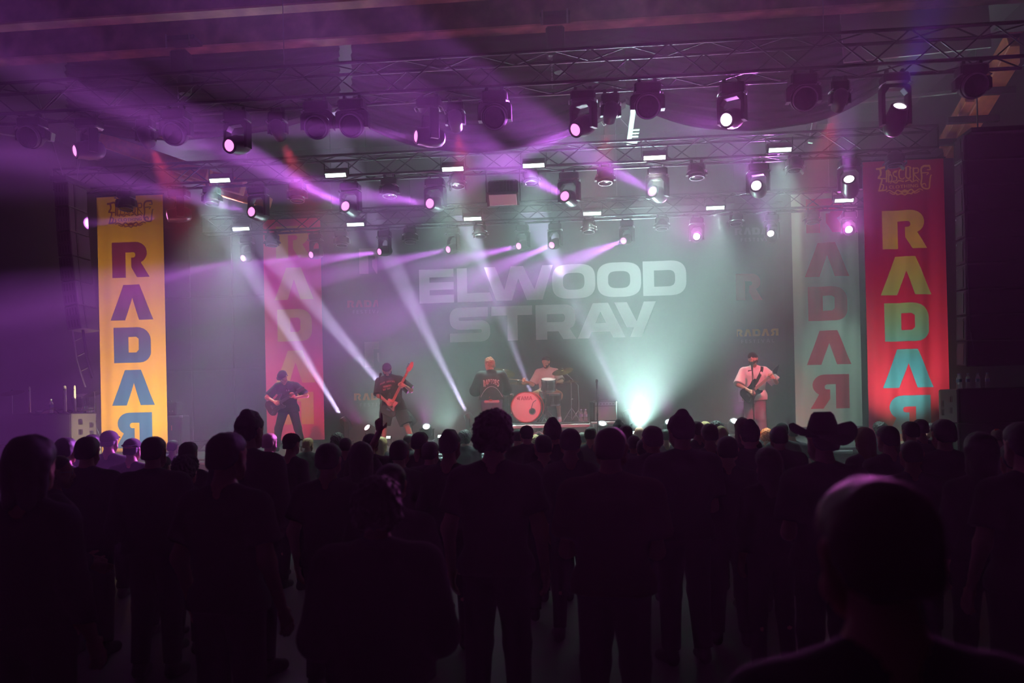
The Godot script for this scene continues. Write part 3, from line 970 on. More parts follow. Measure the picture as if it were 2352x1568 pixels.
func banners() -> void:
	# centre (top), width, height, cloth colour, letter colours top and bottom, sponsor colour, label
	var list := [
		[Vector3(-8.57, 6.08, -15.6), 1.30, 4.8, Color("eeb22c"), Color("8a2f66"), Color("3172bb"), Color("8a3247"), "yellow banner with purple and blue letters beside the speaker stack", 0.025],
		[Vector3(5.43, 6.07, -15.6), 1.34, 4.85, Color("b51450"), Color("e8b92f"), Color("2f8fc6"), Color("f0c15a"), "magenta red banner with yellow to blue letters beside the speaker stack", 0.05],
		[Vector3(-6.62, 6.3, -18.95), 1.32, 4.95, Color("d2306f"), Color("c8a24a"), Color("d09a4e"), Color(-1, 0, 0), "pink banner with tan letters hung behind a guitarist", 0.012],
		[Vector3(4.97, 6.4, -18.95), 1.36, 4.98, Color("c3cbbb"), Color("d32350"), Color("d81e4e"), Color(-1, 0, 0), "pale grey banner with red letters hung behind the rear truss", 0.05],
	]
	for b in list:
		var W := 512
		var H := int(W * b[2] / b[1])
		var img := Image.create_empty(W, H, false, Image.FORMAT_RGB8)
		img.fill(b[3])
		var px: float = W / b[1]
		var sponsor: bool = b[6].r >= 0.0
		if sponsor:
			sponsor_mark(img, W * 0.17, 0.10 * px, W * 0.68, b[6])
		var y0 := 0.86 if sponsor else 0.16
		var lh := 0.665 if sponsor else 0.72
		var step := 0.80 if sponsor else 0.93
		for k in 5:
			var y: float = (y0 + k * step) * px
			var wd := W * (0.56 if sponsor else 0.60)
			var extra := W * 0.04 if k % 2 == 1 else 0.0
			put(img, "RVDVY"[k], W * 0.22 - extra, y, wd + extra * 2, lh * px, b[4], b[5], (y0 + 0.5) * px, (y0 + 2.6) * px)
		var amp: float = b[8]
		var seed: float = b[0].x
		var fold := func(u: float, q: float) -> float:
			var f := amp * (0.4 + 0.6 * q)
			return f * (sin(u * 14.0 + seed + 0.6 * sin(q * 3.0)) * 0.6 + sin(u * 31.0 + seed * 2.0 + q * 1.2) * 0.3) + 0.02 * sin(q * 2.2 + seed)
		var t := thing("hanging_banner", b[7], "banner", b[0])
		part("cloth", cloth_mesh(b[1], b[2], 64, 40, fold), printed(img), t)
		part("top_rod", tb(Vector3(-b[1] / 2 - 0.03, 0.012, 0), Vector3(b[1] / 2 + 0.03, 0.012, 0), 0.014), M.black_metal, t)
		for k in [-1, 1]:
			part("tie", tb(Vector3(k * b[1] * 0.4, 0.01, 0), Vector3(k * b[1] * 0.4, (6.07 if b[0].z > -17.0 else 6.30) - b[0].y, (-15.266 if b[0].z > -17.0 else -18.666) - b[0].z), 0.006), M.cable, t)
	# the festival's wide backdrop with small marks, then the band's own backdrop in front of its middle
	var W := 2048
	var wide := 11.0
	var tall := 5.4
	var px := W / wide
	var H := int(tall * px)
	var img := Image.create_empty(W, H, false, Image.FORMAT_RGB8)
	img.fill(Color(0.21, 0.205, 0.23))
	var left := -6.48
	var top := 6.6
	# world x, y of each mark's centre
	var marks := [["R", -5.30, 5.63, "9a8c88"], ["W", -5.42, 4.55, "a23a50"], ["R", -5.22, 3.35, "9a928c"], ["W", -5.30, 2.28, "d28a3a"], ["W", 3.90, 5.94, "6f7078"], ["R", 3.70, 4.68, "c23a4e"], ["W", 3.86, 3.56, "d6b23c"], ["R", -1.0, 5.7, "9a8c88"], ["R", 3.7, 2.3, "6f7078"]]
	for m in marks:
		var cx: float = (m[1] - left) * px
		var cy: float = (top - m[2]) * px
		var c := Color(m[3])
		if m[0] == "R":
			put(img, "R", cx - 0.30 * px, cy - 0.31 * px, 0.62 * px, 0.62 * px, c)
		else:
			for k in 5:
				put(img, "RVDVY"[k], cx + (-0.50 + k * 0.205) * px, cy - 0.13 * px, 0.185 * px, 0.17 * px, c)
			type_out(img, "FESTIVAL", cx - 0.36 * px, cy + 0.11 * px, 0.76 * px, 0.085 * px, Color(0.5, 0.5, 0.52), "Droid Sans", 14.0)
	var soft := func(u: float, q: float) -> float:
		return 0.018 * sin(u * 90.0 + 2.0 * sin(q * 2.0)) + 0.02 * sin(u * 37.0)
	var f := thing("festival_backdrop", "wide dark festival backdrop with small coloured marks at its sides", "backdrop", Vector3(left + wide / 2, top, -20.85))
	part("cloth", cloth_mesh(wide, tall, 160, 12, soft), printed(img), f)
	part("top_rod", tb(Vector3(-wide / 2, 0.02, 0), Vector3(wide / 2, 0.02, 0), 0.025), M.black_metal, f)
	for k in [-0.4, 0.0, 0.4]:
		part("rope", tb(Vector3(wide * k, 0.02, 0), Vector3(wide * k, 8.799 - top, 0), 0.006), M.cable, f)
	W = 2048
	wide = 8.34
	tall = 5.2
	px = W / wide
	img = Image.create_empty(W, int(tall * px), false, Image.FORMAT_RGB8)
	img.fill(Color(0.25, 0.255, 0.275))
	left = -5.02
	top = 6.5
	var grey := Color(0.76, 0.715, 0.73)
	var sc := (6.23 / 2007.0) * px  # the lettering was measured in units of 1/2007 of the first word's length
	var x0 := (-4.02 - left) * px
	var y0 := (top - 5.28) * px
	var row1 := [["E", 140, 265], ["L", 430, 275], ["W", 640, 520], ["O", 1152, 323], ["O", 1488, 327], ["d", 1828, 319]]
	var row2 := [["S", 368, 310], ["T", 688, 309], ["r", 1022, 303], ["A", 1335, 355], ["y", 1612, 308]]
	for k in row1:
		put(img, k[0], x0 + (k[1] - 140) * sc, y0, k[2] * sc, 258 * sc, grey)
	for k in row2:
		put(img, k[0], x0 + (k[1] - 140) * sc, y0 + 298 * sc, k[2] * sc, 262 * sc, grey)
	var still := func(u: float, q: float) -> float:
		return 0.006 * sin(u * 70.0) + 0.012 * sin(u * 21.0 + q)
	var d := thing("band_backdrop", "large grey cloth backdrop printed with the band name in pale capitals", "backdrop", Vector3(left + wide / 2, top, -20.3))
	part("cloth", cloth_mesh(wide, tall, 160, 12, still), printed(img), d)
	part("top_rod", tb(Vector3(-wide / 2, 0.02, 0), Vector3(wide / 2, 0.02, 0), 0.025), M.black_metal, d)
	for k in [-0.4, 0.0, 0.4]:
		part("rope", tb(Vector3(wide * k, 0.02, 0), Vector3(wide * k, 8.799 - top, 0), 0.006), M.cable, d)


# ---------------------------------------------------------------- loudspeakers and things standing on them
func bottle(at: Vector3, label: String, tall := 0.24) -> void:
	var k := tall / 0.24
	var t := thing("water_bottle", label, "bottle", at, at.x * 3.0, "water bottles")
	part("body", lt([Vector2(0, 0), Vector2(0.030, 0), Vector2(0.033, 0.006), Vector2(0.033, 0.07), Vector2(0.029, 0.085), Vector2(0.033, 0.10), Vector2(0.033, 0.15), Vector2(0.026, 0.18), Vector2(0.013, 0.205), Vector2(0.013, 0.22)], 16, Transform3D(Basis().scaled(Vector3.ONE * k))), M.bottle, t)
	part("label", lt([Vector2(0.0336, 0.10), Vector2(0.0336, 0.148)], 16, Transform3D(Basis().scaled(Vector3.ONE * k))), mat(Color(0.55, 0.66, 0.78), 0.5), t)
	part("cap", lt([Vector2(0.0, 0.218), Vector2(0.0155, 0.218), Vector2(0.0155, 0.238), Vector2(0.0, 0.24)], 14, Transform3D(Basis().scaled(Vector3.ONE * k))), mat(Color(0.75, 0.80, 0.9), 0.4), t)


func sound_system() -> void:
	# hanging line arrays: narrow cabinets seen from their inner side on one hand, wide dark fronts on the other
	var t := thing("line_array", "curved column of slim loudspeaker cabinets hanging beside the yellow banner", "loudspeaker", Vector3(-8.72, 5.86, -14.0))
	part("rigging_frame", bx(Vector3(0, 0.05, 0), Vector3(0.30, 0.08, 0.7), 0.01), M.black_metal, t)
	for k in [-1, 1]:
		part("chain", tb(Vector3(0.1 * k, 0.09, 0.0), Vector3(0.55 * k, 1.7, 0.1), 0.008), M.steel, t)
	part("chain", tb(Vector3(0, 0.09, -0.2), Vector3(0, 2.94, -0.2), 0.008), M.steel, t)
	var at := Vector3(0, 0, 0)
	var lean := 0.02
	for i in 6:
		var b := Basis(Vector3.BACK, lean)
		var mid := at + b * Vector3(0, -0.205, 0)
		var c := part("cabinet", bx(Vector3.ZERO, Vector3(0.25, 0.40, 0.55), 0.012), M.cabinet_grey, t, Transform3D(b, mid))
		for r in 2:
			for q in 4:
				part("vent_slot", bx(Vector3(-0.075 + q * 0.05, 0.10 - r * 0.20, 0.276), Vector3(0.028, 0.12, 0.006)), M.grille, c)
		part("rigging_strip", bx(Vector3(0.127, 0, 0.1), Vector3(0.008, 0.38, 0.05), 0.002), M.black_metal, c)
		at += b * Vector3(0, -0.412, 0)
		lean += 0.022
	var tail := MB.new()
	tail.sweep([at + Vector3(-0.08, 0, 0.2), at + Vector3(-0.02, -0.5, 0.2), at + Vector3(0.12, -0.95, 0.2)], 0.014)
	part("pull_back_strap", tail.done(), M.steel, t)
	var tail2 := MB.new()
	tail2.sweep([at + Vector3(0.10, 0, 0.2), at + Vector3(0.16, -0.45, 0.2), at + Vector3(0.26, -0.8, 0.2)], 0.022)
	part("cable_bundle", tail2.done(), M.cable, t)
	for k in 3:
		part("strap_rung", tb(at + Vector3(-0.04 + k * 0.05, -0.18 - k * 0.25, 0.2), at + Vector3(0.07 + k * 0.05, -0.13 - k * 0.25, 0.2), 0.008), M.steel, t)
	var u := thing("line_array", "tall wall of wide black loudspeaker cabinets hanging beside the red banner", "loudspeaker", Vector3(6.15, 5.78, -13.45))
	for i in 9:
		var tilt := 0.012 * i * i * 0.12
		var c := part("cabinet", bx(Vector3.ZERO, Vector3(1.36, 0.365, 0.36), 0.015), M.cabinet, u, Transform3D(Basis(Vector3.RIGHT, tilt), Vector3(0, -0.19 - i * 0.375, -0.02 * i * tilt * 4.0)))
		part("grille", bx(Vector3(0, 0, 0.183), Vector3(1.30, 0.33, 0.01), 0.004), M.grille, c)
		part("side_plate", bx(Vector3(-0.684, 0, 0), Vector3(0.01, 0.3, 0.2), 0.003), M.black_metal, c)
		for q in [-0.1, 0.1]:
			part("pin", bx(Vector3(-0.69, 0.12, q), Vector3(0.012, 0.03, 0.02)), M.chrome, c)
	part("rigging_frame", bx(Vector3(0, 0.04, 0), Vector3(1.2, 0.07, 0.5), 0.01), M.black_metal, u)
	for k in [-0.4, 0.4]:
		part("chain", tb(Vector3(k, 0.07, 0), Vector3(k, 3.02, 0), 0.012), M.steel, u)
	solo("hanging_cable", sw([Vector3(5.42, 5.5, -13.2), Vector3(5.44, 4.2, -13.18), Vector3(5.46, 2.9, -13.15), Vector3(5.52, 2.55, -13.15), Vector3(5.68, 2.42, -13.15), Vector3(5.86, 2.46, -13.15), Vector3(5.98, 2.66, -13.15)], 0.007), M.cable, "thin cable looping below the wall of black loudspeakers", "cable")
	# subwoofer stacks on the floor
	for s in [["r", 6.15, 1.42, -13.95], ["l", -9.45, 1.82, -13.95]]:
		for i in 4:
			var right: bool = s[0] == "r"
			var h := 0.52 if right else 0.505
			var w: float = s[2]
			var b := thing("subwoofer", "black subwoofer in the stack %s, %s" % ["below the hanging loudspeaker wall" if right else "carrying the white tubes", ["bottom one", "second from the floor", "third from the floor", "topmost"][i]], "subwoofer", Vector3(s[1], i * h, s[3]))
			part("cabinet", bx(Vector3(0, h / 2, 0), Vector3(w, h - 0.004, 0.7), 0.012), M.cabinet, b)
			part("grille", bx(Vector3(0, h / 2, 0.352), Vector3(w - 0.06, h - 0.05, 0.012), 0.004), M.grille, b)
			var side := -1.0 if right else 1.0
			part("side_panel", bx(Vector3(side * (w / 2 + 0.003), h / 2, 0), Vector3(0.008, h - 0.03, 0.68), 0.002), M.cabinet_grey, b)
			for q in [[0.12, 0.22], [0.12, 0.05], [-0.2, 0.16], [-0.2, 0.02]]:
				part("handle_recess", bx(Vector3(side * (w / 2 + 0.008), h / 2 + q[1] - 0.12, q[0]), Vector3(0.004, 0.09, 0.12)), M.grille, b)
				part("handle_bar", bx(Vector3(side * (w / 2 + 0.011), h / 2 + q[1] - 0.12, q[0]), Vector3(0.006, 0.09, 0.016)), M.black_metal, b)
	for b in [[5.53, "clear water bottle at the very edge of the subwoofer stack", -13.72], [5.60, "shorter bottle standing close behind another on the subwoofers", -13.95], [5.66, "wide water bottle among the close pair on the subwoofers", -13.75], [5.80, "lone water bottle on the subwoofers beside the close pair", -13.75], [5.94, "water bottle under the hanging cable loop on the subwoofers", -13.75]]:
		bottle(Vector3(b[0], 2.08, b[2]), b[1], 0.23)
	bottle(Vector3(-9.02, 2.02, -13.8), "water bottle standing between two white tubes", 0.24)
	# white tubes standing upright on the left stack
	for k in [[-9.62, "single pale tube standing apart from the pair"], [-8.98, "wider pale tube of the pair on the subwoofers"], [-8.80, "slim pale tube at the edge of the subwoofers"]]:
		var v := thing("light_tube", k[1], "tube", Vector3(k[0], 2.02, -14.12))
		var wd := 0.026 if k[0] == -8.98 else 0.017
		part("tube", lt([Vector2(wd, 0.03), Vector2(wd, 0.45), Vector2(wd * 0.6, 0.47), Vector2(0, 0.475)], 14), M.white_plastic, v)
		part("foot", lt([Vector2(0, 0), Vector2(0.05, 0), Vector2(0.05, 0.01), Vector2(wd * 1.2, 0.03), Vector2(0, 0.032)], 14), M.black_metal, v)
		part("cap_hole", bx(Vector3(0, 0.40, wd), Vector3(0.008, 0.02, 0.003)), M.grille, v)


# ---------------------------------------------------------------- drums, amplifiers, microphones
func drum(label: String, at: Vector3, r: float, h: float, axis: Vector3, cat := "drum", lugs := 8, shell: Material = null, front: Material = null, hoop: Material = null) -> Node3D:
	var t := thing("bass_drum" if cat == "bass drum" else "drum", label, "drum", at)
	var b := turned(axis)
	shell = shell if shell else M.shell
	hoop = hoop if hoop else M.chrome
	part("shell", lt([Vector2(r * 0.985, -h / 2), Vector2(r * 0.985, h / 2)], 40, Transform3D(b, Vector3.ZERO)), shell, t)
	for e in [-1.0, 1.0]:
		part("drumhead", lt([Vector2(r * 0.97, h / 2 + 0.002), Vector2(r * 0.9, h / 2 + 0.008), Vector2(0, h / 2 + 0.008)], 40, Transform3D(b * Basis(Vector3.RIGHT, 0.0 if e > 0 else PI), Vector3.ZERO)), front if front and e > 0 else M.drumhead, t)
		part("hoop", lt([Vector2(r, h / 2 - 0.02), Vector2(r * 1.035, h / 2 - 0.018), Vector2(r * 1.035, h / 2 + 0.016), Vector2(r * 0.985, h / 2 + 0.018), Vector2(r * 0.985, h / 2)], 40, Transform3D(b * Basis(Vector3.RIGHT, 0.0 if e > 0 else PI), Vector3.ZERO)), hoop, t)
	for k in lugs:
		var a := TAU * (k + 0.5) / lugs
		var d := b * Vector3(cos(a), 0, sin(a))
		var up := b * Vector3(0, h / 2, 0)
		part("tension_rod", tb(d * r * 1.02 - up * 0.95, d * r * 1.02 + up * 0.95, 0.004, 6), M.chrome, t)
		part("lug", bx(d * r * 1.0, Vector3(0.022, minf(0.07, h * 0.4), 0.022), 0.006, turned(b * Vector3.UP)), M.chrome, t)
	return t


func tripod(t: Node3D, h: float, r := 0.28, m: Material = null) -> void:
	m = m if m else M.chrome
	part("stand_tube", tb(Vector3(0, 0.06, 0), Vector3(0, h * 0.55, 0), 0.013), m, t)
	part("stand_tube", tb(Vector3(0, h * 0.5, 0), Vector3(0, h, 0), 0.009), m, t)
	part("wing_clamp", bx(Vector3(0.012, h * 0.54, 0), Vector3(0.05, 0.035, 0.03), 0.008), m, t)
	for k in 3:
		var a := TAU * k / 3.0 + 0.5
		part("leg", tb(Vector3(0, 0.30, 0), Vector3(cos(a) * r, 0.01, sin(a) * r), 0.008), m, t)
		part("leg_brace", tb(Vector3(0, 0.10, 0), Vector3(cos(a) * r * 0.55, 0.14, sin(a) * r * 0.55), 0.005), m, t)


func cymbal(label: String, at: Vector3, base_y: float, r: float, tilt: Basis, two := false, boom := Vector3.ZERO) -> void:
	var t := thing("cymbal_stand", label, "cymbal", Vector3(at.x, base_y, at.z))
	var h := at.y - base_y
	if boom == Vector3.ZERO:
		tripod(t, h + 0.03, 0.22)
	else:  # the stand is set aside and a boom reaches over
		var up := h * 0.72
		part("stand_tube", tb(boom + Vector3(0, 0.02, 0), boom + Vector3(0, up, 0), 0.012), M.chrome, t)
		part("boom", tb(boom + Vector3(0, up, 0), Vector3(0, h + 0.03, 0), 0.008), M.chrome, t)
		for k in 3:
			var a := TAU * k / 3.0 + 1.1
			part("leg", tb(boom + Vector3(0, 0.26, 0), boom + Vector3(cos(a) * 0.17, 0.01, sin(a) * 0.17), 0.008), M.chrome, t)
	for k in (2 if two else 1):
		part("cymbal", lt([Vector2(0.006, 0.022), Vector2(r * 0.12, 0.018), Vector2(r * 0.17, 0.004), Vector2(r * 0.6, -0.006), Vector2(r, -0.018), Vector2(r * 0.999, -0.0195), Vector2(r * 0.6, -0.008), Vector2(0.006, 0.018)], 48, Transform3D(tilt * Basis(Vector3.RIGHT, PI * k), Vector3(0, h - 0.045 * k, 0))), M.brass, t)
	part("felt", lt([Vector2(0, 0.0), Vector2(0.018, 0.0), Vector2(0.018, 0.018), Vector2(0, 0.02)], 12, Transform3D(tilt, Vector3(0, h + 0.022, 0))), M.black_cloth, t)
	part("wing_nut", bx(Vector3(0, h + 0.05, 0), Vector3(0.04, 0.014, 0.008), 0.003), M.chrome, t)


func mic_stand(label: String, at: Vector3, h: float, straight: bool, lean := 0.0, round_base := true) -> void:
	var t := thing("microphone_stand", label, "microphone stand", at)
	if round_base:
		part("base", lt([Vector2(0, 0), Vector2(0.13, 0), Vector2(0.13, 0.012), Vector2(0.03, 0.03), Vector2(0.016, 0.05), Vector2(0, 0.05)], 24), M.black_metal, t)
	else:
		for k in 3:
			var a := TAU * k / 3.0 + 0.4
			part("leg", tb(Vector3(0, 0.16, 0), Vector3(cos(a) * 0.3, 0.01, sin(a) * 0.3), 0.009), M.black_metal, t)
	var top := Vector3(lean, h - 0.12, 0)
	part("pole", tb(Vector3(0, 0.02, 0), top * 0.55, 0.012), M.black_metal, t)
	part("pole", tb(top * 0.52, top, 0.008), M.black_metal, t)
	part("clutch", tb(top * 0.53 - Vector3(0, 0.03, 0), top * 0.53 + Vector3(0, 0.03, 0), 0.018), M.black_metal, t)
	var d := Vector3(0, 0.35, -0.5).normalized() if not straight else Vector3(0, 0.9, -0.3).normalized()
	var m := part("microphone", lt([Vector2(0, -0.08), Vector2(0.011, -0.08), Vector2(0.017, 0.05), Vector2(0.024, 0.06), Vector2(0.026, 0.085), Vector2(0.02, 0.108), Vector2(0, 0.115)], 16, Transform3D(turned(d), top + Vector3(0, 0.03, 0))), M.black_metal, t)
	part("clip", tb(top, top + Vector3(0, 0.03, 0), 0.016), M.plastic, t)
	var p := PackedVector3Array()
	part("cable", sw([top + Vector3(0, 0.0, 0.03), top * 0.8 + Vector3(0.03, 0, 0.03), top * 0.5 + Vector3(-0.025, 0, 0.03), top * 0.25 + Vector3(0.03, 0, 0.03), Vector3(0.05, 0.02, 0.14)], 0.004), M.cable, m)


func kit(o: Vector3, name_it: String, dark: bool) -> void:
	# o: the bass drum's centre on the floor it stands on
	var head: Material = mat(Color(0.93, 0.76, 0.76), 0.55) if not dark else M.drumhead
	var rim: Material = mat(Color(0.80, 0.16, 0.15), 0.3) if not dark else M.chrome
	var bd := drum("bass drum with %s" % ("pale front head and red hoop" if not dark else "dim pale head standing in the dark wing"), o + Vector3(0, 0.335, 0), 0.31, 0.40, Vector3(-0.10, 0, 1), "bass drum", 10, M.shell, head, rim)
	for k in [-1, 1]:
		part("spur", tb(Vector3(0.28 * k, -0.1, 0.05), Vector3(0.42 * k, -0.325, 0.2), 0.008), M.chrome, bd)
	if not dark:
		var b := turned(Vector3(-0.10, 0, 1))
		part("port_ring", lt([Vector2(0.05, 0.206), Vector2(0.07, 0.216), Vector2(0.075, 0.206)], 28, Transform3D(b, b * Vector3(-0.13, 0, -0.09))), M.chrome, bd)
		part("port_hole", lt([Vector2(0.052, 0.211), Vector2(0, 0.211)], 28, Transform3D(b, b * Vector3(-0.13, 0, -0.09))), M.grille, bd)
		var tm := TextMesh.new()
		var f := SystemFont.new()
		f.font_names = PackedStringArray(["Droid Sans"])
		f.font_weight = 700
		tm.font = f
		tm.font_size = 32
		tm.pixel_size = 0.0034
		tm.depth = 0.002
		tm.text = "TAMA"
		part("lettering", tm, mat(Color(0.62, 0.20, 0.30), 0.6), bd, Transform3D(Basis(b.x * -1.0, Vector3.UP, b.y), b * Vector3(0.015, 0.212, 0.185)))
		part("emblem", bx(b * Vector3(0.165, 0.211, 0.185), Vector3(0.04, 0.05, 0.004), 0.01, Basis(Vector3.BACK, 0.4)), mat(Color(0.62, 0.20, 0.30), 0.6), bd)
		part("microphone_arm", sw([o * 0.0 + b * Vector3(-0.22, 0.24, 0.14), b * Vector3(-0.17, 0.30, 0.1), b * Vector3(-0.135, 0.30, 0.0), b * Vector3(-0.13, 0.26, -0.09)], 0.008), M.cable, bd)
	var tm_: Material = M.shell
	drum("%s rack tom standing above the bass drum" % name_it, o + Vector3(0.44, 0.80, -0.10), 0.155, 0.21, Vector3(0.05, 1, 0.26), "drum", 6, tm_)
	drum("%s second tom below the rack tom" % name_it, o + Vector3(0.54, 0.49, -0.12), 0.165, 0.22, Vector3(0.0, 1, 0.12), "drum", 6, tm_)
	var ft := drum("%s floor tom beside the bass drum" % name_it, o + Vector3(-0.50, 0.42, -0.42), 0.19, 0.38, Vector3(0, 1, 0.08), "drum", 8, tm_)
	for k in 3:
		var a := TAU * k / 3.0
		part("leg", tb(Vector3(cos(a) * 0.205, 0.05, sin(a) * 0.205), Vector3(cos(a) * 0.21, -0.42, sin(a) * 0.21), 0.007), M.chrome, ft)
	var sn := drum("%s snare drum behind the bass drum" % name_it, o + Vector3(0.36, 0.60, -0.46), 0.14, 0.12, Vector3(0, 1, 0.1), "drum", 8, M.chrome)
	part("snare_stand", tb(Vector3(0, -0.08, 0), Vector3(0, -0.56, 0), 0.012), M.chrome, sn)
	for k in 3:
		var a := TAU * k / 3.0
		part("leg", tb(Vector3(0, -0.40, 0), Vector3(cos(a) * 0.2, -0.592, sin(a) * 0.2), 0.007), M.chrome, sn)


func backline() -> void:
	var o := Vector3(-1.36, RISER, -18.25)
	kit(o, "dark cherry", false)
	cymbal("large brass cymbal tilted behind the vocalist's shoulder", Vector3(-1.86, 2.72, -18.35), RISER, 0.25, Basis(Vector3.BACK, -0.22) * Basis(Vector3.RIGHT, 0.38), false, Vector3(-0.42, 0, -0.2))
	cymbal("flat bright cymbal reached by the drummer's stick", Vector3(-1.58, 2.50, -18.62), RISER, 0.24, Basis(Vector3.BACK, -0.10) * Basis(Vector3.RIGHT, 0.16), false, Vector3(-0.62, 0, -0.85))
	cymbal("large brass cymbal tilted behind the drummer's head", Vector3(-0.62, 2.72, -18.45), RISER, 0.23, Basis(Vector3.BACK, 0.20) * Basis(Vector3.RIGHT, 0.36), false, Vector3(0.32, 0, -0.35))
	cymbal("hi-hat pair of cymbals beside the drummer", Vector3(-0.44, 2.50, -18.30), RISER, 0.18, Basis(Vector3.RIGHT, 0.08), true)
	var th := thing("drum_stool", "round black drum stool under the drummer", "stool", Vector3(-0.98, RISER, -19.1))
	part("seat", lt([Vector2(0, 0.42), Vector2(0.15, 0.42), Vector2(0.165, 0.44), Vector2(0.165, 0.47), Vector2(0.14, 0.485), Vector2(0, 0.49)], 28), M.black_cloth, th)
	part("post", tb(Vector3(0, 0.12, 0), Vector3(0, 0.42, 0), 0.016), M.chrome, th)
	for k in 3:
		var a := TAU * k / 3.0 + 0.5
		part("leg", tb(Vector3(0, 0.25, 0), Vector3(cos(a) * 0.24, 0.01, sin(a) * 0.24), 0.01), M.chrome, th)
	# guitar amplifier on the side riser
	var c := thing("combo_amplifier", "grey guitar combo amplifier beside the drum kit", "amplifier", Vector3(0.22, RISER, -18.5), 0.35)
	part("cabinet", bx(Vector3(0, 0.215, 0), Vector3(0.52, 0.43, 0.28), 0.02), M.tolex, c)
	part("grille_cloth", bx(Vector3(0, 0.17, 0.138), Vector3(0.47, 0.29, 0.012), 0.004), mat(Color(0.46, 0.47, 0.45), 0.9), c)
	part("control_panel", bx(Vector3(0, 0.37, 0.139), Vector3(0.47, 0.07, 0.012), 0.003), M.steel, c)
	for k in 6:
		part("knob", tb(Vector3(-0.18 + k * 0.07, 0.37, 0.145), Vector3(-0.18 + k * 0.07, 0.37, 0.162), 0.013, 10), M.plastic, c)
	part("handle", sw([Vector3(-0.1, 0.43, 0), Vector3(-0.09, 0.46, 0), Vector3(0.09, 0.46, 0), Vector3(0.1, 0.43, 0)], 0.01), M.plastic, c)
	for k in [-1, 1]:
		part("corner_guard", bx(Vector3(0.25 * k, 0.42, 0.13), Vector3(0.04, 0.04, 0.04), 0.008), M.chrome, c)
	for b in [[-0.24, -17.92, "pink lit bottle on the riser edge beside its twin"], [-0.15, -17.95, "bottle on the riser nearest the combo amplifier"]]:
		bottle(Vector3(b[0], RISER, b[1]), b[2], 0.27)
	# bass cabinet and amplifier head behind the yellow banner
	var a := thing("speaker_cabinet", "black speaker cabinet half hidden by the yellow banner", "amplifier", Vector3(-8.66, DECK, -17.2))
	part("cabinet", bx(Vector3(0, 0.385, 0), Vector3(0.66, 0.77, 0.38), 0.02), M.tolex, a)
	part("grille_cloth", bx(Vector3(0, 0.385, 0.192), Vector3(0.58, 0.69, 0.01), 0.003), M.grille, a)
	part("badge", bx(Vector3(0.17, 0.2, 0.2), Vector3(0.1, 0.1, 0.006), 0.002), M.steel, a)
	part("indicator", bx(Vector3(0.12, 0.52, 0.199), Vector3(0.02, 0.10, 0.005), 0.001), mat(Color(0.8, 0.2, 0.1), 0.5), a)
	for k in [-1, 1]:
		part("corner_guard", bx(Vector3(0.315 * k, 0.75, 0.17), Vector3(0.05, 0.05, 0.06), 0.008), M.steel, a)
	var hd := thing("amplifier_head", "black amplifier head on top of the half hidden cabinet", "amplifier", Vector3(-8.72, DECK + 0.772, -17.2))
	part("case", bx(Vector3(0, 0.14, 0), Vector3(0.52, 0.28, 0.28), 0.018), M.tolex, hd)
	part("front_panel", bx(Vector3(0, 0.14, 0.141), Vector3(0.47, 0.22, 0.008), 0.003), M.black_metal, hd)
	for k in 7:
		part("knob", tb(Vector3(-0.19 + k * 0.063, 0.09, 0.145), Vector3(-0.19 + k * 0.063, 0.09, 0.162), 0.012, 10), M.chrome, hd)
	part("handle", sw([Vector3(-0.09, 0.28, 0), Vector3(-0.08, 0.31, 0), Vector3(0.08, 0.31, 0), Vector3(0.09, 0.28, 0)], 0.01), M.plastic, hd)
	# spare drum kit in the dark wing
	var w := Vector3(-10.6, DECK + 0.3, -16.4)
	var pl := thing("wing_platform", "dark rolling platform carrying the spare drums", "platform", Vector3(-10.4, DECK, -16.6))
	part("top", bx(Vector3(0, 0.28, 0), Vector3(2.3, 0.04, 2.0), 0.006), M.deck, pl)
	for x in [-1.1, 1.1]:
		for z in [-0.9, 0.9]:
			part("leg", tb(Vector3(x, 0, z), Vector3(x, 0.27, z), 0.025), M.steel, pl)
	kit(w, "spare chrome", true)
	cymbal("spare cymbal on a tall stand in the dark wing", w + Vector3(-0.80, 1.0, 0.2), DECK + 0.3, 0.22, Basis(Vector3.RIGHT, 0.3))
	cymbal("spare brass cymbal leaning beside a white tube", w + Vector3(0.85, 0.95, 0.1), DECK + 0.3, 0.22, Basis(Vector3.BACK, 0.35))
	mic_stand("microphone stand in front of the bassist", Vector3(-3.97, DECK, -16.05), 1.50, false, 0.0)
	mic_stand("empty microphone stand beside the drum riser", Vector3(0.09, DECK, -16.9), 1.27, true, 0.0)
	mic_stand("microphone stand at the singing guitarist's mouth", Vector3(2.84, DECK, -15.72), 1.47, true, -0.02)
	mic_stand("short boom stand at the floor tom", Vector3(-1.98, RISER, -18.0), 0.62, false, 0.05, false)
	for k in [[Vector3(-3.9, DECK + 0.005, -16.0), Vector3(-3.0, DECK + 0.005, -15.4), "bassist's"], [Vector3(2.9, DECK + 0.005, -15.65), Vector3(3.6, DECK + 0.005, -17.2), "singing guitarist's"]]:
		var p: Vector3 = k[0]
		var q: Vector3 = k[1]
		solo("floor_cable", sw([p, p.lerp(q, 0.3) + Vector3(0.1, 0, 0.15), p.lerp(q, 0.7) + Vector3(-0.1, 0, -0.12), q], 0.005), M.cable, "black cable running from the %s microphone stand" % k[2], "cable")


# ---------------------------------------------------------------- people
var hands := {}
var hairs := {}
var head_skin: ArrayMesh
var eye_mesh: ArrayMesh


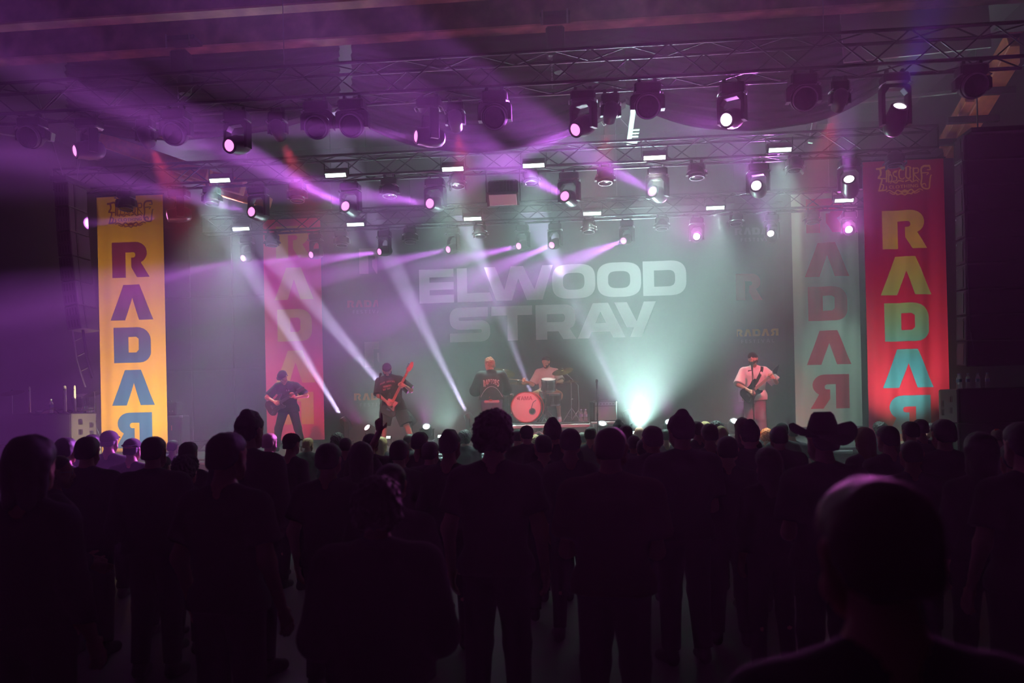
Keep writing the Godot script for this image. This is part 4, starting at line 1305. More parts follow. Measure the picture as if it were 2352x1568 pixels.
func hand_mesh(pose: String) -> ArrayMesh:  # a right hand: wrist at 0, fingers along +y, palm towards +z, thumb at +x
	if hands.has(pose):
		return hands[pose]
	var curl: Array = {"relaxed": [0.25, 0.3, 0.35, 0.4, 0.3], "grip": [0.95, 1.0, 1.05, 1.1, 0.6], "pick": [1.05, 0.9, 0.85, 0.8, 0.7], "point": [0.02, 1.35, 1.4, 1.4, 0.8]}[pose]
	var s := SDF.new()
	s.k = 0.012
	s.add(Vector3(0, -0.01, 0), Vector3(0, 0.03, 0), 0.024, 0.026)
	for x in [0.026, 0.009, -0.009, -0.025]:
		s.add(Vector3(x * 0.7, 0.02, 0), Vector3(x, 0.085, 0), 0.016, 0.0125)
	var f := [[0.030, 0.090, 0.072], [0.010, 0.095, 0.080], [-0.011, 0.090, 0.074], [-0.030, 0.080, 0.058]]
	for i in 4:
		var p := Vector3(f[i][0], f[i][1], 0)
		var ang: float = curl[i] * 0.7
		for j in 3:
			var l: float = f[i][2] * [0.45, 0.30, 0.25][j]
			var q := p + Vector3((0.5 - i) * 0.012 * (1.0 - curl[i]) * 0.5, cos(ang), sin(ang)).normalized() * l
			s.add(p, q, 0.0100 - j * 0.0008, 0.0092 - j * 0.0008)
			p = q
			ang += curl[i] * [0.9, 0.7, 0.0][j]
	var tp := Vector3(0.022, 0.022, 0.008)
	var dr := Vector3(0.75, 0.6, 0.25 + curl[4] * 0.5).normalized()
	s.add(tp, tp + dr * 0.042, 0.014, 0.0115)
	var tq := tp + dr * 0.042
	s.add(tq, tq + (dr + Vector3(-0.5, 0.5, 0.3) * curl[4]).normalized() * 0.034, 0.011, 0.0085)
	hands[pose] = s.mesh(0.0046)
	return hands[pose]


func skull() -> void:
	var s := SDF.new()
	s.k = 0.022
	s.add(Vector3(0, 0.032, -0.028), Vector3(0, 0.036, 0.018), 0.077, 0.074)
	s.add(Vector3(0, -0.02, 0.02), Vector3(0, -0.062, 0.038), 0.060, 0.044)
	s.add(Vector3(-0.014, -0.092, 0.062), Vector3(0.014, -0.092, 0.062), 0.020, 0.020)
	for x in [-1.0, 1.0]:
		s.add(Vector3(0.034 * x, -0.016, 0.058), Vector3(0.040 * x, -0.03, 0.04), 0.024, 0.024)
		s.add(Vector3(0.010 * x, 0.026, 0.083), Vector3(0.042 * x, 0.026, 0.070), 0.013, 0.012)
		s.add(Vector3(0.075 * x, 0.012, -0.006), Vector3(0.075 * x, -0.026, 0.0), 0.013, 0.010)
		s.add(Vector3(0.082 * x, 0.018, -0.014), Vector3(0.082 * x, 0.0, -0.016), 0.009, 0.008)
		s.add(Vector3(0.055 * x, -0.055, 0.02), Vector3(0.024 * x, -0.085, 0.055), 0.026, 0.022)
	s.add(Vector3(0, 0.018, 0.090), Vector3(0, -0.026, 0.108), 0.009, 0.013)
	s.add(Vector3(-0.012, -0.030, 0.098), Vector3(0.012, -0.030, 0.098), 0.009, 0.009)
	s.add(Vector3(-0.017, -0.056, 0.087), Vector3(0.017, -0.056, 0.087), 0.009, 0.009)
	s.add(Vector3(-0.015, -0.068, 0.085), Vector3(0.015, -0.068, 0.085), 0.009, 0.009)
	head_skin = s.mesh(0.0065)
	var m := MB.new()
	for x in [-1.0, 1.0]:
		m.lathe([Vector2(0, -0.011), Vector2(0.008, -0.008), Vector2(0.011, 0), Vector2(0.008, 0.008), Vector2(0, 0.011)], 12, Transform3D(Basis(), Vector3(0.031 * x, 0.004, 0.076)))
	eye_mesh = m.done()


func hair_mesh(style: String) -> ArrayMesh:
	if hairs.has(style):
		return hairs[style]
	var s := SDF.new()
	s.k = 0.03
	var a := Vector3(0, 0.036, -0.028)
	var b := Vector3(0, 0.040, 0.016)
	var nz := FastNoiseLite.new()
	nz.seed = style.length() * 31
	nz.frequency = 22.0
	s.noise = nz
	s.amp = 0.005
	var front := Vector3(0, 0.078, 0.075)
	var face := Vector3(0, -0.774, 0.633)
	match style:
		"short":
			s.add(a, b, 0.087, 0.085)
			s.add(Vector3(-0.032, -0.028, -0.05), Vector3(0.032, -0.028, -0.05), 0.052, 0.052)
			s.cut(face, front)
		"shaved":
			s.add(a, b, 0.081, 0.079)
			s.add(Vector3(-0.03, -0.03, -0.048), Vector3(0.03, -0.03, -0.048), 0.046, 0.046)
			s.amp = 0.001
			s.cut(face, front)
		"quiff":
			s.add(a, b, 0.085, 0.084)
			s.add(Vector3(-0.03, -0.028, -0.05), Vector3(0.03, -0.028, -0.05), 0.05, 0.05)
			s.add(Vector3(0.01, 0.11, 0.055), Vector3(0, 0.115, -0.03), 0.036, 0.04)
			s.amp = 0.012
			nz.frequency = 30.0
			s.cut(face, front + Vector3(0, 0.0, 0.02))
		"flat":
			s.add(a, b, 0.083, 0.082)
			s.add(Vector3(-0.03, -0.03, -0.048), Vector3(0.03, -0.03, -0.048), 0.047, 0.047)
			s.add(Vector3(0, 0.105, 0.05), Vector3(0, 0.11, -0.06), 0.036, 0.036)
			s.cut(face, front)
		"curly":
			s.add(a + Vector3(0, 0.01, -0.01), b + Vector3(0, 0.015, 0), 0.104, 0.10)
			s.add(Vector3(-0.05, -0.02, -0.05), Vector3(0.05, -0.02, -0.05), 0.06, 0.06)
			s.amp = 0.026
			nz.frequency = 34.0
			s.cut(Vector3(0, -0.55, 0.83), Vector3(0, 0.07, 0.085))
		"long", "bob":
			s.add(a, b, 0.090, 0.088)
			var e := -0.30 if style == "long" else -0.12
			for x in [-1.0, 1.0]:
				s.add(Vector3(0.058 * x, 0.02, -0.03), Vector3(0.066 * x, e, -0.035), 0.04, 0.032)
				s.add(Vector3(0.03 * x, 0.0, -0.07), Vector3(0.04 * x, e - 0.03, -0.085), 0.05, 0.035)
			s.amp = 0.008
			nz.frequency = 14.0
			s.cut(Vector3(0, -0.5, 0.86), Vector3(0, 0.075, 0.078))
		"beanie":
			s.add(a, b, 0.092, 0.090)
			s.add(Vector3(0, 0.09, -0.03), Vector3(0, 0.12, -0.035), 0.06, 0.045)
			s.amp = 0.003
			s.cut(Vector3(0, -0.94, 0.34), Vector3(0, 0.035, 0.085))
		"cap":
			s.add(a + Vector3(0, 0.004, 0), b, 0.089, 0.088)
			s.amp = 0.0
			s.cut(Vector3(0, -0.97, 0.24), Vector3(0, 0.038, 0.09))
		"nape":  # hair that shows under a cap or hat
			s.add(a, b, 0.084, 0.080)
			s.add(Vector3(-0.03, -0.03, -0.048), Vector3(0.03, -0.03, -0.048), 0.05, 0.05)
			s.cut(face, front - Vector3(0, 0.02, 0.03))
			s.cut(Vector3(0, 1, -0.2), Vector3(0, 0.045, 0.0))
		"beard":
			s.k = 0.015
			s.add(Vector3(-0.014, -0.092, 0.064), Vector3(0.014, -0.092, 0.064), 0.026, 0.026)
			for x in [-1.0, 1.0]:
				s.add(Vector3(0.058 * x, -0.045, 0.02), Vector3(0.026 * x, -0.085, 0.058), 0.027, 0.026)
				s.add(Vector3(0.004 * x, -0.046, 0.094), Vector3(0.022 * x, -0.052, 0.084), 0.009, 0.008)
				s.add(Vector3(0.026 * x, -0.056, 0.078), Vector3(0.028 * x, -0.085, 0.066), 0.012, 0.016)
			s.amp = 0.003
	hairs[style] = s.mesh(0.009 if style != "beard" else 0.007)
	return hairs[style]


func brim_mesh() -> ArrayMesh:
	if hairs.has("brim"):
		return hairs["brim"]
	var poly := PackedVector2Array()
	for i in 17:
		var g := PI * i / 16.0
		poly.append(Vector2(cos(g) * 0.082, sin(g) * 0.085))
	var m := MB.new()
	m.extrude(poly, -0.003, 0.003, 0.001)
	hairs["brim"] = m.done()
	return hairs["brim"]


func cowboy_mesh() -> ArrayMesh:
	if hairs.has("cowboy"):
		return hairs["cowboy"]
	var m := MB.new()
	m.lathe([Vector2(0.100, 0.03), Vector2(0.094, 0.075), Vector2(0.080, 0.125), Vector2(0.066, 0.165), Vector2(0.048, 0.182), Vector2(0.03, 0.172), Vector2(0, 0.168)], 28, Transform3D(Basis().scaled(Vector3(0.95, 1, 1.12)), Vector3(0, 0, -0.01)))
	var n := 48
	for side in 2:
		var base := m.v.size()
		for j in 5:
			for i in n + 1:
				var a := TAU * i / n
				var r := lerpf(0.095, 0.205, j / 4.0)
				var lift := 0.075 * pow(j / 4.0, 1.8) * pow(absf(cos(a)), 1.5) - 0.012 * pow(j / 4.0, 2.0) * absf(sin(a)) - 0.045 * pow(j / 4.0, 1.4) * maxf(0.0, -sin(a))
				m.vert(Vector3(cos(a) * r * 0.92, 0.047 + lift - 0.004 * side, sin(a) * r * 1.05 - 0.01), Vector3(0, 1 if side == 0 else -1, 0))
		for j in 4:
			for i in n:
				var k := base + j * (n + 1) + i
				if side == 0:
					m.ix.append_array([k, k + 1, k + n + 2, k, k + n + 2, k + n + 1])
				else:
					m.ix.append_array([k, k + n + 2, k + 1, k, k + n + 1, k + n + 2])
	hairs["cowboy"] = m.done()
	return hairs["cowboy"]


func skeleton(width := 1.0) -> Dictionary:  # standing, facing +z, 1.73 m; l is the person's own left (+x)
	var j := {"pel": Vector3(0, 0.96, 0), "chest": Vector3(0, 1.28, 0.0), "neck": Vector3(0, 1.465, -0.015), "head": Vector3(0, 1.62, 0.02), "look": Basis(), "w": width}
	for s in ["l", "r"]:
		var x := 1.0 if s == "l" else -1.0
		j["sh" + s] = Vector3(0.178 * x * width, 1.385, -0.01)
		j["el" + s] = Vector3(0.25 * x * width, 1.13, -0.04)
		j["wr" + s] = Vector3(0.26 * x * width, 0.89, 0.06)
		j["hip" + s] = Vector3(0.088 * x, 0.92, 0)
		j["kn" + s] = Vector3(0.105 * x, 0.50, 0.015)
		j["an" + s] = Vector3(0.12 * x, 0.085, -0.02)
		j["toe" + s] = Vector3(0.145 * x, 0.035, 0.13)
		j["pose" + s] = "relaxed"
		j["palm" + s] = Vector3(-x, 0, 0.2)
	return j


func reach(j: Dictionary, s: String, wrist: Vector3, hint: Vector3) -> void:  # bends the elbow so that the wrist gets there
	var a: Vector3 = j["sh" + s]
	var d := wrist - a
	var up := 0.30
	var fore := 0.265
	var l := minf(d.length(), (up + fore) * 0.985)
	wrist = a + d.normalized() * l
	var x := (up * up - fore * fore + l * l) / (2.0 * l)
	var y := sqrt(maxf(0.0, up * up - x * x))
	var side := (hint - d.normalized() * hint.dot(d.normalized())).normalized()
	j["el" + s] = a + d.normalized() * x + side * y
	j["wr" + s] = wrist


func torso(s: SDF, j: Dictionary, fat: float, low := true) -> void:
	var w: float = j.w
	if low:
		s.add(j.hipl, j.hipr, 0.098 + fat, 0.098 + fat)
	s.add(j.pel, j.chest, 0.108 + fat, 0.115 + fat)
	var up: Vector3 = (j.neck - j.pel).normalized()
	var side: Vector3 = (j.shl - j.shr).normalized()
	for x in [-1.0, 1.0]:
		s.add(j.pel + side * x * 0.05, j.chest + side * x * 0.075 * w + up * 0.03, 0.090 + fat, 0.105 + fat)
		s.add(j.chest + side * x * 0.08 * w + up * 0.04, j.neck + side * x * 0.05 - up * 0.06, 0.10 + fat, 0.06 + fat * 0.6)
	for q in ["l", "r"]:  # sloping from the neck to the shoulder
		s.add(j.neck + up * 0.005, j["sh" + q], 0.042 + fat * 0.35, 0.060 + fat * 0.55)


func body_mesh(j: Dictionary, h: float) -> ArrayMesh:
	var s := SDF.new()
	s.k = 0.035
	torso(s, j, 0.0)
	s.add(j.neck - Vector3(0, 0.03, 0), j.head + (j.look as Basis) * Vector3(0, -0.05, -0.02), 0.058, 0.052)
	for q in ["l", "r"]:
		s.add(j["sh" + q], j["el" + q], 0.050, 0.040)
		s.add(j["el" + q], j["wr" + q], 0.041, 0.027)
		s.add(j["hip" + q], j["kn" + q], 0.085, 0.056)
		s.add(j["kn" + q], j["an" + q], 0.055, 0.036)
		s.add(j["kn" + q].lerp(j["an" + q], 0.25) - Vector3(0, 0, 0.015), j["kn" + q].lerp(j["an" + q], 0.5), 0.048, 0.035)
		s.add(j["an" + q], j["toe" + q], 0.040, 0.030)
	var mb := MB.new()
	s.mesh_into(mb, h)
	mb.add_mesh(head_skin, Transform3D(j.look, j.head))
	for q in ["l", "r"]:
		var d: Vector3 = (j["wr" + q] - j["el" + q]).normalized()
		if j.has("dir" + q):
			d = j["dir" + q]
		var z: Vector3 = j["palm" + q]
		z = (z - d * z.dot(d)).normalized()
		var x := d.cross(z)
		if q == "l":
			x = -x
		mb.add_mesh(hand_mesh(j["pose" + q]), Transform3D(Basis(x, d, z), j["wr" + q] + d * 0.005))
	return mb.done()


func top_shape(j: Dictionary, sleeve: float, fat: float, hem: float) -> SDF:  # sleeve: 0.6 short ... 2.0 to the wrist
	var s := SDF.new()
	s.k = 0.03
	torso(s, j, fat)
	for q in ["l", "r"]:
		var a: Vector3 = j["sh" + q]
		var e: Vector3 = j["el" + q]
		if sleeve <= 1.0:
			s.add(a, a.lerp(e, sleeve), 0.056 + fat * 0.9, 0.060 + fat * 1.2, true)
		else:
			s.add(a, e, 0.056 + fat, 0.050 + fat)
			s.add(e, e.lerp(j["wr" + q], 0.98), 0.050 + fat, 0.034 + fat * 0.6, true)
		s.add(j["hip" + q], j["hip" + q].lerp(j["kn" + q], 0.35), 0.098 + fat, 0.10 + fat)
	s.cut(-(j.chest - j.pel).normalized(), j.pel + (j.chest - j.pel).normalized() * hem)
	return s


func trousers_shape(j: Dictionary, length: float, fat: float) -> SDF:  # length 1 = knee, 2 = ankle
	var s := SDF.new()
	s.k = 0.03
	s.add(j.hipl, j.hipr, 0.102 + fat * 0.5, 0.102 + fat * 0.5)
	s.add(j.pel, j.pel + (j.chest - j.pel) * 0.3, 0.112, 0.112)
	for q in ["l", "r"]:
		var a: Vector3 = j["hip" + q]
		var k: Vector3 = j["kn" + q]
		if length <= 1.0:
			s.add(a, a.lerp(k, length), 0.092 + fat, 0.085 + fat * 1.3, true)
		else:
			s.add(a, k, 0.090 + fat, 0.064 + fat)
			s.add(k, k.lerp(j["an" + q], length - 1.0), 0.064 + fat, 0.05 + fat, true)
	s.cut((j.chest - j.pel).normalized(), j.pel + (j.chest - j.pel).normalized() * 0.11)
	return s


func shoe_mesh(j: Dictionary, q: String) -> ArrayMesh:
	var s := SDF.new()
	s.k = 0.02
	var a: Vector3 = j["an" + q]
	var t: Vector3 = j["toe" + q]
	var heel := Vector3(a.x, t.y + 0.005, a.z - 0.035)
	s.add(a + Vector3(0, 0.02, 0), heel + Vector3(0, 0.02, 0.01), 0.044, 0.044)
	s.add(heel, t, 0.042, 0.040)
	s.add(a, t, 0.045, 0.034)
	s.cut(Vector3.DOWN, Vector3(0, t.y - 0.035, 0))
	return s.mesh(0.012)


func outfit(j: Dictionary, sleeve: float, top_fat: float, hem: float, leg: float, leg_fat: float, h: float) -> Dictionary:
	var ts := top_shape(j, sleeve, top_fat, hem)
	return {"j": j, "body": body_mesh(j, h), "top": ts.mesh(h), "top_shape": ts, "trousers": trousers_shape(j, leg, leg_fat).mesh(h), "shoel": shoe_mesh(j, "l"), "shoer": shoe_mesh(j, "r")}


func dress(t: Node3D, o: Dictionary, skin: Material, top: Material, legs: Material, shoes: Material, top_name := "t_shirt", legs_name := "trousers") -> Array:
	var b := part("body", o.body, skin, t)
	var c := part(top_name, o.top, top, t)
	part(legs_name, o.trousers, legs, t)
	part("shoe", o.shoel, shoes, t)
	part("shoe", o.shoer, shoes, t)
	return [b, c]


func headwear(t: Node3D, o: Dictionary, style: String, hair: Material, hat: Material = null) -> void:
	var xf := Transform3D(o.j.look, o.j.head)
	match style:
		"bald":
			return
		"cap", "capback":
			part("hair", hair_mesh("nape"), hair, t, xf)
			var c := part("cap", hair_mesh("cap"), hat, t, xf if style == "cap" else xf * Transform3D(Basis(Vector3.UP, PI), Vector3(0, 0.005, -0.005)))
			part("brim", brim_mesh(), hat, c, Transform3D(Basis(Vector3.RIGHT, PI / 2 + 0.22), Vector3(0, 0.058, 0.062)))
			part("button", lt([Vector2(0.008, 0), Vector2(0.006, 0.005), Vector2(0, 0.006)], 10, Transform3D(Basis(), Vector3(0, 0.126, -0.006))), hat, c)
		"beanie":
			part("beanie", hair_mesh("beanie"), hat, t, xf)
			part("hair", hair_mesh("nape"), hair, t, xf)
		"cowboy":
			part("hair", hair_mesh("nape"), hair, t, xf)
			var c := part("cowboy_hat", cowboy_mesh(), hat, t, xf)
			part("hat_band", lt([Vector2(0.0985, 0.05), Vector2(0.0975, 0.07)], 28, Transform3D(Basis().scaled(Vector3(0.955, 1, 1.125)), Vector3(0, 0, -0.01))), M.black_cloth, c)
		_:
			part("hair", hair_mesh(style), hair, t, xf)


func letters(parent: Node3D, shape: SDF, text: String, back: bool, y: float, wide: float, high: float, m: Material, bend := 0.0, flare := 0.0, x0 := 0.0, slope := 0.0) -> void:
	# raised letters that follow the cloth; bend lifts the middle, flare stretches the outer letters downwards
	var f := SystemFont.new()
	f.font_names = PackedStringArray(["Droid Sans"])
	f.font_weight = 700
	var n := text.length()
	var s := -1.0 if back else 1.0
	for i in n:
		if text[i] == " ":
			continue
		var u := (i + 0.5) / n - 0.5
		var tm := TextMesh.new()
		tm.font = f
		tm.font_size = 24
		tm.pixel_size = 0.01
		tm.depth = 0.02
		tm.text = text[i]
		var bb := tm.get_aabb()
		var e := flare * pow(absf(u) * 2.0, 2.0)
		var hh := high * (1.0 + e)
		var px := Vector3(x0 + u * wide * s, y + bend * (1.0 - 4.0 * u * u) - high * e * 0.5 + slope * u, 0.5 * s)
		var p := shape.hit(px, Vector3(0, 0, -s))
		var z := shape.normal(p)
		var x := Vector3.UP.cross(z).normalized()
		var b := Basis(x * (wide / n * 0.92 / maxf(bb.size.x, 0.001)), z.cross(x) * (hh / bb.size.y), z * 0.3)
		part("letter", tm, m, parent, Transform3D(b, p - b * (bb.get_center() * Vector3(1, 1, 0)) + z * 0.001))


func smooth(a: Array, n := 5) -> PackedVector2Array:  # closed Catmull-Rom outline
	var c := a.size() / 2
	var out := PackedVector2Array()
	for i in c:
		var p := []
		for k in 4:
			var q := (i - 1 + k + c) % c
			p.append(Vector2(a[q * 2], a[q * 2 + 1]))
		for k in n:
			out.append((p[1] as Vector2).cubic_interpolate(p[2], p[0], p[3], float(k) / n))
	return out


func guitar(label: String, xf: Transform3D, long_neck: float, wood: Material, guard: Material, neck: Material, four: bool, heads: Array) -> Node3D:
	# local: neck along +x, strings towards +z
	var t := thing("bass_guitar" if four else "electric_guitar", label, "guitar", Vector3.ZERO)
	t.transform = xf
	var mb := MB.new()
	mb.extrude(smooth([-0.20, 0.02, -0.195, 0.10, -0.14, 0.155, -0.06, 0.145, 0.0, 0.115, 0.07, 0.125, 0.15, 0.155, 0.215, 0.14, 0.195, 0.105, 0.14, 0.075, 0.125, 0.035, 0.125, -0.035, 0.135, -0.075, 0.165, -0.105, 0.15, -0.13, 0.09, -0.125, 0.03, -0.105, -0.04, -0.125, -0.11, -0.165, -0.17, -0.14, -0.20, -0.07]), -0.022, 0.022, 0.008)
	part("guitar_body", mb.done(), wood, t)
	if guard:
		var g := MB.new()
		g.extrude(smooth([-0.02, 0.07, 0.10, 0.10, 0.12, 0.05, 0.12, -0.05, 0.12, -0.10, 0.02, -0.08, -0.06, -0.10, -0.05, -0.02]), 0.022, 0.0245, 0.0)
		part("pick_guard", g.done(), guard, t)
	var nk := MB.new()
	nk.extrude(PackedVector2Array([Vector2(0.07, -0.028), Vector2(long_neck, -0.021), Vector2(long_neck, 0.021), Vector2(0.07, 0.028)]), 0.008, 0.036, 0.005)
	part("neck", nk.done(), neck, t)
	var frets := MB.new()
	for k in 16:
		var x := long_neck - (long_neck + 0.08) * (1.0 - pow(0.5, (k + 1) / 12.0))
		if x > 0.08:
			frets.box(Vector3(x, 0, 0.037), Vector3(0.003, 0.046, 0.002))
	part("frets", frets.done(), M.chrome, t).set_meta("kind", "stuff")
	var hd := MB.new()
	var hp := PackedVector2Array()
	for k in range(0, heads.size(), 2):
		hp.append(Vector2(long_neck + heads[k], heads[k + 1]))
	hd.extrude(hp, 0.008, 0.024, 0.003)
	var hs := part("headstock", hd.done(), wood if not four else neck, t)
	for k in (4 if four else 6):
		var x := long_neck + 0.035 + k * (0.036 if four else 0.024)
		part("tuning_peg", tb(Vector3(x, 0.03, 0.016), Vector3(x, 0.062, 0.016), 0.006), M.chrome, hs)
	for x in ([-0.02, 0.06] if not four else [0.0]):
		part("pickup", bx(Vector3(x, 0, 0.026), Vector3(0.038, 0.085, 0.012), 0.003), M.plastic if not four else M.grey_plastic, t)
	part("bridge", bx(Vector3(-0.085, 0, 0.027), Vector3(0.035, 0.085, 0.014), 0.003), M.chrome, t)
	for k in 3:
		part("knob", tb(Vector3(-0.10 - k * 0.025, -0.085 - 0.012 * k, 0.022), Vector3(-0.10 - k * 0.025, -0.085 - 0.012 * k, 0.034), 0.010, 10), M.chrome, t)
	var st := MB.new()
	for k in (4 if four else 6):
		var y := (k - (1.5 if four else 2.5)) * (0.018 if four else 0.0105)
		st.tube(Vector3(-0.085, y, 0.036), Vector3(long_neck + 0.02, y * 0.72, 0.041), 0.0011, 0.0011, 4, false)
	part("strings", st.done(), M.steel, t).set_meta("kind", "stuff")
	return t


func tilt_guitar(at: Vector3, up_angle: float, fwd := 0.0) -> Transform3D:
	return Transform3D(Basis(Vector3.UP, fwd) * Basis(Vector3.BACK, up_angle), at)


func strap(parent: Node3D, shape: SDF, pts: Array, m: Material) -> void:
	# a flat band laid over the cloth between the given points
	var mb := MB.new()
	var row := []
	for i in pts.size():
		var p: Vector3 = pts[i]
		var d: Vector3 = (pts[mini(i + 1, pts.size() - 1)] - pts[maxi(i - 1, 0)]).normalized()
		var z := shape.normal(p)
		p += z * (0.006 - shape.d(p, shape.all()))
		row.append([p, d.cross(z).normalized() * 0.028, z])
	for i in row.size() - 1:
		var a = row[i]
		var b = row[i + 1]
		mb.quad(a[0] - a[1], a[0] + a[1], b[0] + b[1], b[0] - b[1])
		mb.quad(a[0] + a[1] - a[2] * 0.004, a[0] - a[1] - a[2] * 0.004, b[0] - b[1] - b[2] * 0.004, b[0] + b[1] - b[2] * 0.004)
	part("guitar_strap", mb.done(), m, parent)


func performers() -> void:
	skull()
	var skin := mat(Color(0.80, 0.58, 0.49), 0.55)
	skin.subsurf_scatter_enabled = true
	skin.subsurf_scatter_strength = 0.08
	var black := mat(Color(0.055, 0.05, 0.06), 0.9, 0.0, 0.25)
	var denim := mat(Color(0.13, 0.14, 0.17), 0.9)
	var shoe := mat(Color(0.05, 0.05, 0.055), 0.6)
	var dark_hair := mat(Color(0.07, 0.05, 0.045), 0.7)
	var eyes := mat(Color(0.06, 0.04, 0.04), 0.3)
	var strat_head := [0.0, -0.021, 0.03, -0.03, 0.16, -0.012, 0.185, 0.01, 0.175, 0.035, 0.03, 0.045, 0.0, 0.021]
	var point_head := [0.0, -0.021, 0.05, -0.045, 0.20, 0.055, 0.03, 0.045, 0.0, 0.021]
	var bass_head := [0.0, -0.024, 0.04, -0.045, 0.14, -0.05, 0.21, -0.02, 0.20, 0.025, 0.15, 0.03, 0.04, 0.045, 0.0, 0.024]

	# guitarist in front of the pink banner, head bowed
	var j := skeleton(1.05)
	for q in ["l", "r"]:
		var x := 1.0 if q == "l" else -1.0
		j["kn" + q] = Vector3(0.20 * x, 0.46, 0.05)
		j["an" + q] = Vector3(0.27 * x, 0.085, -0.02)
		j["toe" + q] = Vector3(0.31 * x, 0.035, 0.12)
	lower(j, 0.06, ["pel", "chest", "neck", "head", "shl", "shr", "hipl", "hipr"])
	j.chest += Vector3(0, -0.01, 0.05)
	j.neck += Vector3(-0.02, -0.03, 0.11)
	j.shl += Vector3(0, -0.02, 0.09)
	j.shr += Vector3(0, -0.02, 0.09)
	j.head = j.neck + Vector3(-0.02, 0.115, 0.085)
	j.look = Basis(Vector3.UP, -0.25) * Basis(Vector3.RIGHT, 0.75)
	var g := tilt_guitar(Vector3(-0.16, 0.93, 0.27), 0.50, 0.0)
	reach(j, "r", g * Vector3(0.02, 0.075, 0.06), Vector3(-1, -0.3, -0.2))
	j.poser = "pick"
	j.palmr = Vector3(0, -0.3, -1)
	reach(j, "l", g * Vector3(0.42, -0.075, 0.03), Vector3(1, -0.8, 0.0))
	j.posel = "grip"
	j.dirl = (g.basis * Vector3(-0.1, 1, 0.1)).normalized()
	j.palml = g.basis * Vector3(0, 0, 1)
	var o := outfit(j, 0.85, 0.024, -0.10, 1.96, 0.012, 0.0125)
	var t := thing("person", "guitarist in black cap and T-shirt looking down before the pink banner", "person", Vector3(-6.10, DECK, -17.05))
	var d := dress(t, o, skin, black, denim, shoe)
	headwear(t, o, "cap", dark_hair, black)
	part("eyes", eye_mesh, eyes, d[0], Transform3D(j.look, j.head))
	letters(d[1], o.top_shape, "\u2022\u2022", false, 1.22, 0.07, 0.03, mat(Color(0.7, 0.66, 0.68), 0.8), 0.0, 0.0, 0.06)
	guitar("dark red electric guitar held by the guitarist in the cap", t.transform * g, 0.50, mat(Color(0.22, 0.05, 0.05), 0.3), null, mat(Color(0.16, 0.07, 0.06), 0.4), false, strat_head)
	strap(t, o.top_shape, [Vector3(-0.13, 1.0, 0.2), Vector3(-0.05, 1.14, 0.24), Vector3(0.06, 1.26, 0.24), Vector3(0.13, 1.36, 0.2), Vector3(0.14, 1.44, 0.1)], M.black_cloth)

	# bassist in shorts
	j = skeleton(1.06)
	for q in ["l", "r"]:
		var x := 1.0 if q == "l" else -1.0
		j["kn" + q] = Vector3(0.17 * x + (0.10 if q == "l" else 0.0), 0.49, 0.06)
		j["an" + q] = Vector3(0.20 * x + (0.20 if q == "l" else 0.0), 0.085, -0.02)
		j["toe" + q] = Vector3(0.24 * x + (0.24 if q == "l" else 0.0), 0.035, 0.12)
	lower(j, 0.02, ["pel", "chest", "neck", "head", "shl", "shr", "hipl", "hipr"])
	j.chest += Vector3(-0.02, 0, 0.03)
	j.neck += Vector3(-0.05, -0.01, 0.07)
	j.shl += Vector3(-0.04, -0.01, 0.04)
	j.shr += Vector3(-0.05, -0.03, 0.05)
	j.head = j.neck + Vector3(-0.02, 0.125, 0.07)
	j.look = Basis(Vector3.UP, 0.25) * Basis(Vector3.RIGHT, 0.52) * Basis(Vector3.BACK, 0.1)
	g = tilt_guitar(Vector3(0.02, 0.86, 0.26), 1.08, 0.0)
	reach(j, "r", g * Vector3(0.04, 0.10, 0.055), Vector3(-1, -0.5, -0.2))
	j.poser = "pick"
	j.palmr = Vector3(0, -0.2, -1)
	reach(j, "l", g * Vector3(0.47, -0.08, 0.02), Vector3(1, -0.9, 0.1))
	j.posel = "grip"
	j.dirl = (g.basis * Vector3(-0.1, 1, 0.15)).normalized()
	j.palml = g.basis * Vector3(0, 0, 1)
	o = outfit(j, 0.95, 0.040, -0.16, 0.98, 0.035, 0.0125)
	t = thing("person", "bearded bassist in black cap, lettered T-shirt and shorts", "person", Vector3(-3.88, DECK, -16.7))
	d = dress(t, o, skin, black, mat(Color(0.05, 0.05, 0.055), 0.9), shoe, "t_shirt", "shorts")
	headwear(t, o, "cap", dark_hair, mat(Color(0.09, 0.08, 0.10), 0.9))
	part("beard", hair_mesh("beard"), dark_hair, d[0], Transform3D(j.look, j.head))
	part("eyes", eye_mesh, eyes, d[0], Transform3D(j.look, j.head))
	var ink := mat(Color(0.78, 0.52, 0.56), 0.85)
	letters(d[1], o.top_shape, "YOUR DEMO'S", false, 1.30, 0.30, 0.034, ink, 0.03, 0.0, -0.06, 0.05)
	letters(d[1], o.top_shape, "TENUTO", false, 1.245, 0.17, 0.034, ink, 0.0, 0.0, -0.06, 0.03)
	letters(d[1], o.top_shape, "NOT SMALL", false, 1.19, 0.18, 0.03, ink, 0.0, 0.0, -0.06, 0.04)
	guitar("dark brown bass guitar with pale guard held upright by the bassist", t.transform * g, 0.74, mat(Color(0.13, 0.08, 0.07), 0.3), mat(Color(0.85, 0.62, 0.58), 0.4), mat(Color(0.78, 0.42, 0.28), 0.45), true, bass_head)
	strap(t, o.top_shape, [Vector3(0.02, 1.16, 0.2), Vector3(0.06, 1.28, 0.22), Vector3(0.10, 1.38, 0.18), Vector3(0.12, 1.45, 0.08)], M.black_cloth)

	# vocalist with his back to the crowd
	j = skeleton(1.08)
	j.neck += Vector3(0, 0, 0.02)
	j.head += Vector3(0.02, 0.0, 0.02)
	j.look = Basis(Vector3.UP, 0.85) * Basis(Vector3.RIGHT, 0.1)
	reach(j, "l", Vector3(0.16, 1.12, 0.30), Vector3(1.0, -0.9, -0.5))
